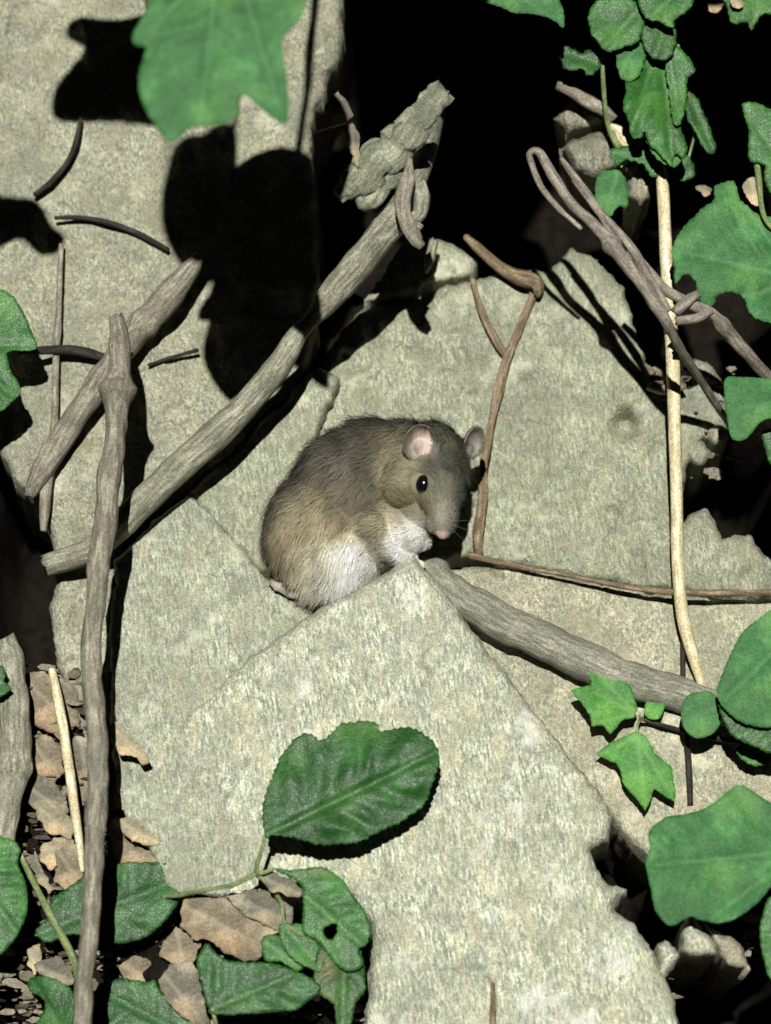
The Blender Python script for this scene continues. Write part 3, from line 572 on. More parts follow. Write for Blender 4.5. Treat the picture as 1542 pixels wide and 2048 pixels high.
# climbing plant, upper right
p = plant('climbing_plant', 'clump of ragged drooping green leaves in the upper right', (1290, 330, -4), group=None)
K = dict(tilt=(0, -0.1), serr=3, period=22, quilt=0.18)
blade(p, [(1176, 30), (1186, 6), (1215, -6), (1262, -2), (1286, 30), (1284, 64), (1270, 88), (1240, 96), (1214, 104), (1196, 86), (1180, 64)], 6.0, (1276, 20), (1205, 96), LEAF, **K)
blade(p, [(1276, -20), (1330, -40), (1384, -10), (1376, 20), (1350, 40), (1346, 56), (1320, 44), (1290, 34)], 6.6, (1360, -20), (1300, 36), LEAF, **K)
blade(p, [(1236, 96), (1268, 76), (1292, 52), (1330, 50), (1346, 60), (1350, 88), (1374, 112), (1388, 138), (1370, 160), (1366, 196), (1360, 236), (1374, 300), (1362, 314), (1350, 308), (1344, 332), (1328, 318), (1300, 290), (1290, 262), (1282, 276), (1262, 272),
          (1256, 236), (1246, 212), (1252, 170), (1238, 140)], 5.0, (1318, 48), (1345, 325), LEAF, lobes=[((1318, 80), (1264, 262)), ((1330, 100), (1384, 138))], **{**K, 'quilt': 0.28, 'wave': 0.45})
blade(p, [(1284, 6), (1330, -12), (1384, -16), (1376, 24), (1352, 44), (1352, 84), (1336, 116), (1300, 112), (1282, 70)], 5.8, (1350, -14), (1310, 112), LEAF_DARK, **K)
blade(p, [(1330, 70), (1356, 92), (1376, 112), (1390, 140), (1374, 164), (1372, 214), (1362, 246), (1346, 240), (1334, 160)], 5.5, (1332, 74), (1358, 244), LEAF, **K)
blade(p, [(1290, 250), (1320, 244), (1352, 270), (1362, 310), (1350, 334), (1326, 326), (1300, 300)], 4.8, (1310, 246), (1346, 330), LEAF_BLUE, **K)
blade(p, [(1238, 92), (1268, 70), (1292, 80), (1290, 120), (1272, 156), (1246, 160), (1232, 130)], 5.5, (1276, 80), (1240, 146), LEAF_BLUE, **K)
blade(p, [(1376, 190), (1392, 196), (1410, 232), (1428, 276), (1432, 298), (1420, 306), (1402, 290), (1388, 262), (1372, 230)], 3.6, (1380, 192), (1426, 302), LEAF_DARK, **K)
blade(p, [(1126, 100), (1140, 92), (1160, 106), (1184, 98), (1200, 106), (1198, 138), (1176, 152), (1168, 140), (1140, 142), (1124, 124)], 4.6, (1198, 130), (1126, 104), LEAF_DARK, **{**K, 'serr': 5})
blade(p, [(1196, 352), (1216, 340), (1244, 346), (1256, 374), (1252, 412), (1236, 412), (1222, 430), (1204, 424), (1190, 400)], 3.0, (1240, 330), (1210, 428), LEAF_BLUE, **K)
blade(p, [(1336, 346), (1346, 324), (1372, 312), (1388, 326), (1390, 350), (1372, 362), (1350, 360)], 2.6, (1376, 312), (1344, 356), LEAF_DARK, **K)
blade(p, [(1222, 304), (1250, 290), (1300, 292), (1322, 318), (1318, 344), (1300, 352), (1286, 330), (1250, 320), (1232, 330)], 3.2, (1320, 320), (1226, 306), LEAF, **{**K, 'serr': 6})
tube('stem', [(1204, 104, 4.6, 4), (1206, 150, 4.2, 4.5), (1212, 220, 3.4, 5), (1222, 262, 2.8, 6), (1240, 300, 2.2, 7), (1260, 340, -3.0, 8), (1270, 420, -10, 8)], STEM, p)
tube('stem', [(1318, 50, 5.0, 5), (1310, -60, 5.4, 5), (1290, -160, 2, 6), (1270, -260, -8, 7)], STEM, p)
tube('stem', [(1216, 250, 3.0, 6), (1236, 262, 2.9, 13), (1254, 286, 2.7, 12), (1290, 300, 2.7, 8), (1316, 326, 2.8, 8), (1325, 352, 3.0, 9)], DEAD_PALE if False else STRAW, p, wobble=0.25)
tube('stem', [(1376, 320, 2.5, 3), (1392, 250, 3.0, 3), (1380, 196, 3.6, 3), (1356, 90, 4.8, 3)], STEM, p)
tube('stem', [(1200, 120, 4.5, 3), (1205, 135, 2.9, 3)], STEM, p)
tube('stem', [(1242, 334, 3.0, 3), (1248, 315, 2.8, 3), (1250, 300, 2.6, 3)], STEM, p)

# right edge leaves
p = plant('climbing_plant', 'leaf with a cream spot at the very top right corner', (1500, -40, 6))
blade(p, [(1440, -20), (1452, 10), (1460, 40), (1472, 48), (1494, 44), (1502, 64), (1516, 40), (1530, 26), (1570, 30), (1600, -20), (1560, -70), (1480, -70)], 6, (1530, -60), (1502, 62), LEAF, serr=3)
blade(p, [(1462, -4), (1478, -6), (1488, 10), (1478, 18), (1464, 12)], 6.5, (1465, 0), (1484, 14), DEAD_PALE, serr=1, step=4)
tube('stem', [(1530, -60, 6, 5), (1560, -160, 0, 6), (1570, -260, -8, 6)], STEM, p)
p = plant('climbing_plant', 'two overlapping toothed leaves at the right edge above the bare twigs', (1560, 420, 5))
blade(p, [(1484, 210), (1510, 204), (1545, 222), (1610, 250), (1620, 380), (1560, 410), (1530, 360), (1530, 330), (1500, 320), (1496, 284), (1496, 256)], 6.2, (1600, 380), (1486, 212), LEAF, serr=2.5)
blade(p, [(1345, 492), (1366, 454), (1396, 424), (1426, 400), (1428, 374), (1448, 364), (1470, 364), (1482, 400), (1512, 426), (1545, 436), (1620, 480), (1630, 600), (1580, 650), (1540, 646), (1518, 640), (1500, 628), (1488, 596), (1460, 584), (1436, 590), (1424, 612),
          (1404, 604), (1394, 584), (1392, 562), (1372, 548), (1352, 566), (1348, 536)], 5.0, (1600, 560), (1350, 500), LEAF_BLUE, tilt=(-0.1, 0), lobes=[((1590, 540), (1450, 370)), ((1590, 570), (1420, 605))], serr=3, quilt=0.25, step=7)
blade(p, [(1486, 372), (1500, 354), (1518, 360), (1524, 400), (1512, 412), (1494, 396)], 5.7, (1500, 356), (1516, 408), DEAD_PALE, serr=2, step=5)
tube('stem', [(1502, 290, 5.6, 4), (1516, 340, 5.9, 6), (1528, 430, 5.6, 5), (1560, 470, 5.4, 5)], STEM, p)
tube('stem', [(1600, 560, 5, 6), (1700, 600, 0, 7), (1760, 640, -8, 7)], STEM, p)
tube('stem', [(1600, 380, 6.2, 5), (1680, 480, 2, 6), (1720, 620, -6, 6)], STEM, p)
p = plant('climbing_plant', 'smooth oval leaf at the right edge at mid height', (1600, 800, 5))
blade(p, [(1450, 758), (1480, 754), (1545, 758), (1600, 764), (1640, 800), (1610, 840), (1545, 836), (1520, 846), (1502, 868), (1486, 881), (1464, 878), (1456, 850), (1450, 810)], 5.2, (1630, 790), (1462, 820), LEAF_BLUE, tilt=(-0.1, 0), quilt=0.06, serr=1)
blade(p, [(1522, 866), (1545, 856), (1600, 860), (1600, 950), (1548, 934), (1530, 900)], 3.5, (1600, 880), (1530, 900), LEAF_DARK)
tube('stem', [(1630, 790, 5.2, 5), (1700, 820, 0, 6), (1760, 840, -8, 6)], STEM, p)
tube('stem', [(1600, 880, 3.5, 4), (1680, 840, 1.0, 5)], STEM, p)
p = plant('climbing_plant', 'dark glossy leaves crowding the right edge below the straw tip', (1560, 1380, 3))
blade(p, [(1560, 1214), (1520, 1236), (1488, 1262), (1466, 1300), (1446, 1340), (1434, 1380), (1450, 1420), (1500, 1450), (1560, 1450), (1640, 1400), (1640, 1260)], 4.6, (1620, 1230), (1450, 1400), LEAF_BLUE, tilt=(0.1, 0), quilt=0.2, serr=2)
blade(p, [(1440, 1376), (1470, 1370), (1520, 1380), (1570, 1400), (1600, 1480), (1550, 1506), (1510, 1494), (1484, 1482), (1456, 1462), (1444, 1436), (1436, 1404)], 4.0, (1590, 1440), (1440, 1400), LEAF_DARK, quilt=0.22, serr=3)
blade(p, [(1362, 1420), (1374, 1392), (1400, 1384), (1426, 1386), (1440, 1410), (1440, 1446), (1424, 1468), (1392, 1476), (1368, 1456)], 3.0, (1445, 1410), (1372, 1440), LEAF_BLUE, quilt=0.05, serr=0.6)
blade(p, [(1470, 1500), (1500, 1486), (1530, 1500), (1540, 1516), (1520, 1530), (1490, 1524)], 2.0, (1536, 1500), (1480, 1514), LEAF, quilt=0.08, serr=3)
tube('stem', [(1445, 1410, 3.0, 3), (1500, 1420, 3.0, 4), (1600, 1440, 3.0, 5), (1720, 1470, -2, 6)], STEM, p)
tube('stem', [(1620, 1230, 4.6, 5), (1690, 1320, 2.5, 6), (1720, 1470, -2, 6)], STEM, p)

# bright lobed seedling
p = plant('seedling', 'bright green seedling with lobed leaves on the cream rock', (1284, 1440, 1.0), cat='seedling')
blade(p, [(1177, 1331), (1212, 1334), (1242, 1342), (1264, 1380), (1276, 1418), (1268, 1436), (1246, 1440), (1228, 1462), (1220, 1470), (1206, 1450), (1182, 1454), (1180, 1432), (1164, 1408), (1140, 1380), (1160, 1374), (1182, 1370)], 1.9, (1278, 1432), (1190, 1385), LEAF_LIGHT, lobes=[((1270, 1425), (1182, 1336)), ((1270, 1428), (1186, 1448))], serr=1.5, quilt=0.12, tilt=(-0.1, 0), smooth=False, step=5)
blade(p, [(1272, 1462), (1290, 1470), (1310, 1506), (1344, 1534), (1352, 1580), (1350, 1604), (1326, 1590), (1308, 1578), (1300, 1606), (1290, 1622), (1274, 1598), (1258, 1582), (1246, 1566), (1242, 1545), (1232, 1526), (1190, 1510), (1222, 1484)], 1.7, (1274, 1464), (1292, 1612), LEAF_LIGHT, lobes=[((1276, 1480), (1346, 1596)), ((1272, 1476), (1200, 1510))], serr=1.5, quilt=0.12, fold=-0.25, smooth=False, step=5)
blade(p, [(1288, 1424), (1296, 1396), (1312, 1376), (1328, 1386), (1330, 1410), (1320, 1436), (1300, 1438)], 1.5, (1286, 1430), (1320, 1384), LEAF_LIGHT, serr=0.8, step=5)
tube('stem', [(1278, 1432, 1.8, 3), (1284, 1440, 1.2, 3), (1330, 1455, 0.2, 3)], STEM, p)
tube('stem', [(1274, 1464, 1.7, 2.5), (1276, 1448, 1.5, 2.5), (1282, 1438, 1.2, 3)], STEM, p)
# large soft leaf lower right
p = plant('broad_leaf_plant', 'large soft round-lobed leaf in the lower right', (1560, 1720, 8))
blade(p, [(1298, 1664), (1330, 1634), (1366, 1628), (1400, 1620), (1440, 1596), (1470, 1572), (1492, 1574), (1530, 1598), (1570, 1620), (1620, 1680), (1600, 1760), (1545, 1772), (1520, 1802), (1480, 1832), (1440, 1846), (1400, 1840), (1382, 1832), (1342, 1852), (1314, 1826), (1302, 1780), (1292, 1730), (1300, 1696)],
      6.0, (1610, 1700), (1310, 1730), LEAF_BLUE, tilt=(-0.1, 0.05), quilt=0.28, serr=1.5, period=30, step=8, lobes=[((1590, 1700), (1470, 1580)), ((1590, 1710), (1420, 1840))])
tube('stem', [(1610, 1700, 6.0, 6), (1720, 1760, 3, 7), (1800, 1800, -4, 7)], STEM, p)
p = plant('broad_leaf_plant', 'leaf edge entering at the lower right border below the large soft leaf', (1600, 1880, 6))
blade(p, [(1545, 1790), (1524, 1830), (1520, 1870), (1530, 1930), (1545, 1960), (1610, 1970), (1650, 1880), (1600, 1800)], 6.0, (1640, 1880), (1526, 1870), LEAF, serr=2)
tube('stem', [(1640, 1880, 6, 5), (1720, 1900, 2, 5), (1790, 1920, -5, 6)], STEM, p)

# bramble in the lower middle
p = plant('bramble', 'bramble sprig with a big oval leaflet casting a shadow on the pale slab', (515, 1750, 2), cat='bramble')
blade(p, [(530, 1673), (526, 1630), (534, 1580), (552, 1530), (574, 1496), (592, 1474), (612, 1466), (626, 1470), (640, 1480), (650, 1474), (680, 1450), (718, 1442), (752, 1446), (760, 1460), (800, 1454), (838, 1460), (858, 1478), (876, 1500), (874, 1540), (860, 1588),
          (838, 1618), (800, 1642), (760, 1664), (720, 1680), (660, 1690), (620, 1685), (580, 1675), (548, 1668)], 5.3, (530, 1672), (872, 1505), LEAF_DARK, veins=5, quilt=0.30, fold=-0.10, serr=4.5, period=15, step=4, tilt=(0.05, 0.06), wave=0.2)
blade(p, [(545, 1736), (590, 1740), (640, 1734), (676, 1752), (700, 1780), (722, 1812), (740, 1850), (736, 1886), (718, 1900), (726, 1930), (700, 1944), (672, 1930), (650, 1900), (630, 1880), (604, 1860), (606, 1800), (596, 1766)], 4.6, (548, 1738), (726, 1890), LEAF, veins=5, quilt=0.22, fold=-0.15, serr=2.5, period=13, holes=[(661, 1861, 11)], wear=0.5)
blade(p, [(640, 1894), (676, 1884), (714, 1886), (728, 1926), (730, 1980), (712, 2010), (700, 2060), (676, 2060), (668, 2010), (640, 1990), (628, 1950)], 4.1, (690, 1880), (684, 2050), LEAF_DARK, veins=5, quilt=0.22, serr=3, wear=0.5)
blade(p, [(414, 1886), (432, 1906), (462, 1922), (520, 1924), (560, 1930), (600, 1946), (630, 1962), (640, 1980), (612, 2006), (588, 2020), (520, 2026), (440, 2030), (420, 2022), (404, 1980), (394, 1920)], 4.3, (424, 2018), (632, 1930), LEAF_DARK, veins=5, quilt=0.22, serr=2, fold=-0.1)
blade(p, [(524, 1876), (550, 1868), (580, 1880), (604, 1908), (606, 1936), (590, 1942), (560, 1924), (530, 1920)], 4.0, (528, 1880), (600, 1936), LEAF, serr=2.5)
blade(p, [(560, 1850), (606, 1850), (636, 1884), (650, 1920), (640, 1944), (620, 1936), (590, 1920), (564, 1890)], 4.3, (570, 1852), (640, 1940), LEAF, serr=2.5)
tube('stem', [(530, 1672, 5.3, 4), (522, 1705, 5.0, 4), (514, 1745, 4.6, 5), (548, 1738, 4.6, 3.5)], STEM, p)
tube('stem', [(514, 1745, 4.6, 5), (470, 1768, 4.3, 4), (400, 1782, 3.6, 4), (350, 1792, 2.6, 4), (300, 1790, 1.0, 4), (250, 1780, -2.0, 4)], STEM, p)
tube('stem', [(514, 1747, 4.5, 4), (560, 1800, 3.9, 4), (575, 1852, 4.2, 4), (640, 1880, 4.2, 4), (690, 1882, 4.1, 4)], STEM, p)
tube('stem', [(424, 2018, 4.3, 4), (440, 2080, 3.0, 4), (460, 2160, -2, 4)], STEM, p)

# lower left leaves
p = plant('bramble', 'toothed dark green leaf crossed by the upright stick at the lower left', (150, 1930, 1), cat='bramble')
blade(p, [(70, 1864), (96, 1832), (104, 1800), (150, 1764), (205, 1734), (270, 1724), (338, 1730), (358, 1756), (360, 1790), (342, 1826), (312, 1858), (286, 1876), (240, 1886), (190, 1880), (150, 1868), (120, 1876), (92, 1884)], 2.0, (80, 1866), (356, 1760), LEAF_DARK, veins=6, quilt=0.2, serr=2.5, fold=-0.1)
tube('stem', [(30, 1690, 2.6, 5), (60, 1748, 2.6, 6), (100, 1826, 2.6, 7), (134, 1890, 2.3, 8), (152, 1936, 2.0, 8), (158, 2000, 0.5, 8), (160, 2060, -2, 8)], STEM, p)
p = plant('bramble', 'glossy green leaf half cut off by the left edge near the bottom', (-40, 1800, 3), cat='bramble')
blade(p, [(-60, 1650), (0, 1672), (26, 1680), (40, 1700), (36, 1726), (52, 1770), (54, 1820), (40, 1860), (20, 1890), (-10, 1910), (-80, 1880), (-100, 1760)], 3.2, (-90, 1700), (30, 1860), LEAF, quilt=0.2, serr=1.5)
tube('stem', [(-90, 1700, 3.2, 5), (-140, 1780, 0, 5), (-160, 1860, -4, 5)], STEM, p)
p = plant('bramble', 'dark leaf in the bottom left corner curling at its pale edge', (80, 2060, 2), cat='bramble')
blade(p, [(58, 1960), (80, 1952), (112, 1958), (140, 1976), (150, 2000), (146, 2040), (130, 2080), (60, 2080), (90, 2010), (60, 1982)], 1.6, (130, 2070), (64, 1962), LEAF_DARK, tilt=(0.5, 0), serr=2)
tube('stem', [(130, 2070, 1.6, 4), (120, 2120, -1, 4), (110, 2180, -4, 4)], STEM, p)
p = plant('bramble', 'mossy green leaf at the bottom edge right of the upright stick', (280, 2060, 1.5), cat='bramble')
blade(p, [(186, 1990), (204, 1966), (250, 1958), (290, 1962), (310, 1960), (322, 1984), (356, 2000), (384, 2040), (400, 2090), (200, 2100), (182, 2040)], 1.5, (390, 2080), (200, 1980), LEAF_DARK, quilt=0.2, serr=3)
tube('stem', [(390, 2080, 1.5, 4), (420, 2140, -1, 4), (430, 2200, -4, 4)], STEM, p)
p = plant('bramble', 'lobed green leaf at the left edge beside the thin stiff stem', (-60, 700, 3), cat='bramble')
blade(p, [(-30, 576), (0, 578), (22, 588), (40, 612), (56, 644), (74, 690), (60, 700), (18, 702), (14, 716), (22, 744), (36, 764), (40, 786), (22, 806), (0, 822), (-60, 840), (-120, 780), (-120, 640)], 3.6, (-110, 690), (66, 692), LEAF, quilt=0.22, serr=2, lobes=[((-100, 700), (30, 790))])
tube('stem', [(-110, 690, 3.6, 5), (-160, 760, 0, 5), (-190, 820, -4, 5)], STEM, p)
p = plant('bramble', 'small green leaf tip at the left edge on the thick pale stick', (-30, 1380, 3), cat='bramble')
blade(p, [(-50, 1320), (-4, 1326), (12, 1344), (10, 1362), (24, 1376), (14, 1388), (-10, 1394), (-60, 1390)], 3.2, (-56, 1360), (20, 1374), LEAF_DARK, serr=3, step=5)
tube('stem', [(-56, 1360, 3.2, 4), (-110, 1390, 1, 4), (-150, 1420, -4, 4)], STEM, p)

# ------------------------------------------------------------------ dead leaves
def dead(label, outline, h, base, tip, mat, group='dead leaves', **kw):
    kw['serr'] = 1.5; kw['jag'] = 5.0; kw.setdefault('period', 27); kw.setdefault('quilt', 0.16); kw.setdefault('step', 5); kw['wave'] = kw.get('wave', 0.2) * 1.6; kw.setdefault('smooth', False)
    o = blade(None, outline, h, base, tip, mat, name='dead_leaf', **kw)
    return tag(o, label, 'dead leaf', group)
dead('brown dead leaf lying under the bramble sprig', [(366, 1800), (400, 1786), (450, 1800), (500, 1826), (556, 1840), (570, 1860), (530, 1880), (528, 1916), (480, 1920), (446, 1900), (420, 1880), (380, 1880), (362, 1850)], 2.6, (366, 1810), (540, 1900), DEAD, tilt=(0.1, -0.1), curl=0.4, wave=0.25)
dead('grey-white dead leaf in front of the brown one', [(452, 1790), (500, 1778), (556, 1790), (584, 1810), (590, 1836), (566, 1866), (530, 1850), (480, 1826)], 3.0, (456, 1792), (580, 1840), DEAD_GREY, wave=0.2)
dead('small blunt dead leaf where the bramble stem forks', [(516, 1752), (540, 1740), (572, 1752), (604, 1780), (600, 1792), (566, 1790), (536, 1776)], 4.2, (518, 1754), (600, 1788), DEAD_GREY)
dead('pale dead leaf with dark veins below the toothed leaf', [(318, 1960), (336, 1930), (380, 1920), (398, 1960), (410, 2010), (420, 2048), (390, 2060), (360, 2030), (330, 2000)], 1.8, (324, 1944), (410, 2050), DEAD_GREY, wave=0.2)
dead('dull brown dead leaf above the pale veined one', [(330, 1880), (352, 1850), (380, 1866), (400, 1890), (394, 1924), (376, 1940), (346, 1930), (322, 1910)], 1.5, (350, 1856), (370, 1936), DEAD, wave=0.2)
dead('ochre dead leaf scrap right of the upright stick', [(240, 1640), (262, 1632), (290, 1652), (316, 1676), (324, 1692), (304, 1690), (280, 1682), (262, 1686), (246, 1664)], 2.0, (242, 1642), (320, 1690), DEAD_PALE, wave=0.2, step=5)
dead('cream dead leaf curled against the upright stick', [(218, 1462), (226, 1440), (250, 1462), (280, 1486), (298, 1522), (284, 1528), (262, 1512), (240, 1510), (222, 1490)], 2.6, (222, 1450), (294, 1524), DEAD_PALE, wave=0.2, step=5)
dead('dull dead leaf folded under the cream one', [(222, 1560), (240, 1520), (264, 1540), (262, 1580), (250, 1620), (226, 1620)], 1.7, (226, 1530), (240, 1614), DEAD_GREY, wave=0.2, step=5)
dead('wide tan dead leaf flat on the soil left of the short straw', [(46, 1560), (80, 1546), (120, 1570), (140, 1620), (120, 1640), (84, 1630), (56, 1604)], 0.1, (50, 1566), (130, 1630), DEAD_GREY, wave=0.3)
dead('long brown dead leaf beside the upright stick under the straw tip', [(112, 1700), (150, 1690), (178, 1720), (176, 1770), (140, 1790), (110, 1760)], 0.5, (116, 1704), (170, 1780), DEAD, wave=0.3)
dead('tan dead leaf right of the upright stick above the toothed leaf', [(222, 1630), (250, 1650), (280, 1690), (330, 1700), (350, 1726), (300, 1740), (240, 1736), (218, 1700)], 1.2, (226, 1640), (340, 1720), DEAD, wave=0.3)
dead('pale crumpled dead leaf beside the short straw', [(66, 1610), (88, 1596), (104, 1622), (142, 1630), (150, 1660), (140, 1676), (100, 1666), (80, 1650)], 0.6, (70, 1610), (146, 1668), DEAD_PALE, wave=0.3, step=5)
dead('second pale dead leaf below the crumpled one', [(82, 1690), (110, 1674), (150, 1680), (152, 1706), (120, 1720), (100, 1740), (84, 1720)], 0.4, (84, 1694), (150, 1700), DEAD_PALE, wave=0.25, step=5)
dead('grey rolled dead leaf near the thick pale stick', [(70, 1700), (86, 1740), (110, 1780), (96, 1790), (76, 1770), (60, 1730)], 0.9, (70, 1704), (100, 1786), DEAD_GREY, wave=0.25, step=5)
dead('reddish dead leaf under the short straw', [(60, 1480), (90, 1470), (120, 1490), (130, 1540), (110, 1570), (80, 1560), (62, 1530)], 0.0, (64, 1484), (120, 1560), DEAD, wave=0.25)
dead('brown dead leaf above the reddish one', [(48, 1350), (90, 1340), (150, 1370), (160, 1440), (130, 1470), (80, 1460), (52, 1420)], -0.2, (52, 1360), (140, 1450), DEAD, wave=0.3)
dead('grey-brown dead leaf between the straw and the upright stick', [(140, 1480), (180, 1470), (200, 1520), (190, 1600), (166, 1610), (150, 1560)], 0.3, (160, 1474), (180, 1604), DEAD_GREY, wave=0.3)
dead('brown dead leaf tip behind the cream-spotted leaf', [(1400, -20), (1440, -20), (1462, 14), (1446, 34), (1420, 20)], 4.0, (1410, -20), (1446, 30), DEAD, wave=0.3)
dead('brown scrap of dead leaf beside the right-edge toothed leaf', [(1392, 374), (1410, 366), (1426, 376), (1424, 392), (1400, 388)], 3.6, (1394, 376), (1422, 388), DEAD, wave=0.2, step=5)
dead('tan dead leaf at the foot of the lower left leaf stem', [(56, 1900), (80, 1888), (82, 1920), (70, 1950), (54, 1930)], 0.6, (60, 1900), (70, 1946), DEAD_PALE, step=5)
dead('pale brown dead leaf at the bottom between the leaves', [(236, 1930), (262, 1912), (300, 1920), (318, 1950), (310, 1966), (250, 1964)], 0.6, (240, 1930), (314, 1960), DEAD, step=5, wave=0.2)
dead('grey dead leaf at the bottom left of the upright stick', [(70, 1930), (110, 1910), (140, 1930), (148, 1970), (100, 1970)], 0.6, (76, 1934), (146, 1966), DEAD_GREY, step=5, wave=0.25)

for lab, ol, hh_, ba, ti in (('folded pale bark flake left of the rough bark piece', [(676, 178), (690, 200), (706, 232), (692, 246), (660, 254), (634, 264), (634, 244), (652, 212)], 9.0, (676, 180), (640, 258)),
                             ('narrow bark flake joining the rough bark piece from above', [(686, 254), (706, 246), (718, 270), (722, 310), (716, 334), (702, 306), (692, 278)], 9.0, (698, 250), (714, 330))):
    tag(blade(None, ol, hh_, ba, ti, DEAD_GREY, name='bark_flake', serr=1, jag=3, step=5, quilt=0.3, wave=0.5, thick=0.15, smooth=False), lab, 'bark', 'bark flakes')

# ------------------------------------------------------------------ leaf litter: crumbs nobody could count
def litter():
    V = []; F = []; G = []
    areas = [((40, 1330, 240, 2060), 700, -0.5), ((230, 1600, 420, 2060), 220, -0.5), ((1340, 1780, 1520, 2000), 60, -3.5), ((1290, 730, 1480, 960), 70, -1.5), ((400, 1900, 740, 2060), 90, 0.6), ((-40, 1900, 160, 2060), 90, -1.0)]
    for (x0, y0, x1, y1), n, h in areas:
        for i in range(n):
            x, y = rng.uniform(x0, x1), rng.uniform(y0, y1); s = 4 + 22 * rng.random() ** 2.2; s = s * (0.3 if h == -0.95 else 1); a = rng.uniform(0, 6.28); hh = h + rng.uniform(-0.5, 0.9)
            k = 7; th = a + np.linspace(0, 6.28, k, endpoint=False); rr = s * rng.uniform(0.5, 1.0, k); el = rng.uniform(0.2, 0.7)
            px = x + rr * np.cos(th); py = y + rr * np.sin(th) * el
            zz = hh + rng.normal(0, 0.1) * np.cos(th - a) + rng.uniform(0, 0.12, k)
            top = P(px, py, zz * CM); c = P(np.array([x]), np.array([y]), np.array([(hh + 0.12) * CM])); low = top - NRM * 0.0010
            b = len(V); V += list(top) + list(c) + list(low)
            for j in range(k):
                j2 = (j + 1) % k; F.append([b + j2, b + j, b + k]); F.append([b + j, b + j2, b + k + 1 + j2, b + k + 1 + j])
            F.append([b + k + 1 + j for j in range(k)])
            G += [rng.uniform(0.25, 0.7) if h == -0.95 else rng.uniform(0, 1)] * (2 * k + 1)
    m, t, b = new_mat('leaf_litter')
    at = N(t, 'ShaderNodeAttribute', attribute_name='shade')
    c = ramp(t, at.outputs['Fac'], [(0.0, (0.05, 0.04, 0.025)), (0.35, (0.15, 0.125, 0.085)), (0.6, (0.24, 0.20, 0.14)), (0.85, (0.22, 0.21, 0.16)), (1.0, (0.32, 0.27, 0.18))])
    tc = N(t, 'ShaderNodeTexCoord'); n = N(t, 'ShaderNodeTexNoise', Scale=900, Detail=2.0); t.links.new(tc.outputs['Object'], n.inputs['Vector'])
    c = mix(t, 1.0, c, ramp(t, n.outputs[0], [(0.3, (0.55,) * 3), (0.7, (1.2,) * 3)]), 'MULTIPLY')
    t.links.new(c, b.inputs['Base Color']); b.inputs['Roughness'].default_value = 0.85
    o = link('leaf_litter', np.array(V), F, m, smooth=False); attr(o, 'shade', G)
    o['kind'] = 'stuff'; o['label'] = 'crumbled dead leaves and chips lying on the soil'; o['category'] = 'leaf litter'
litter()
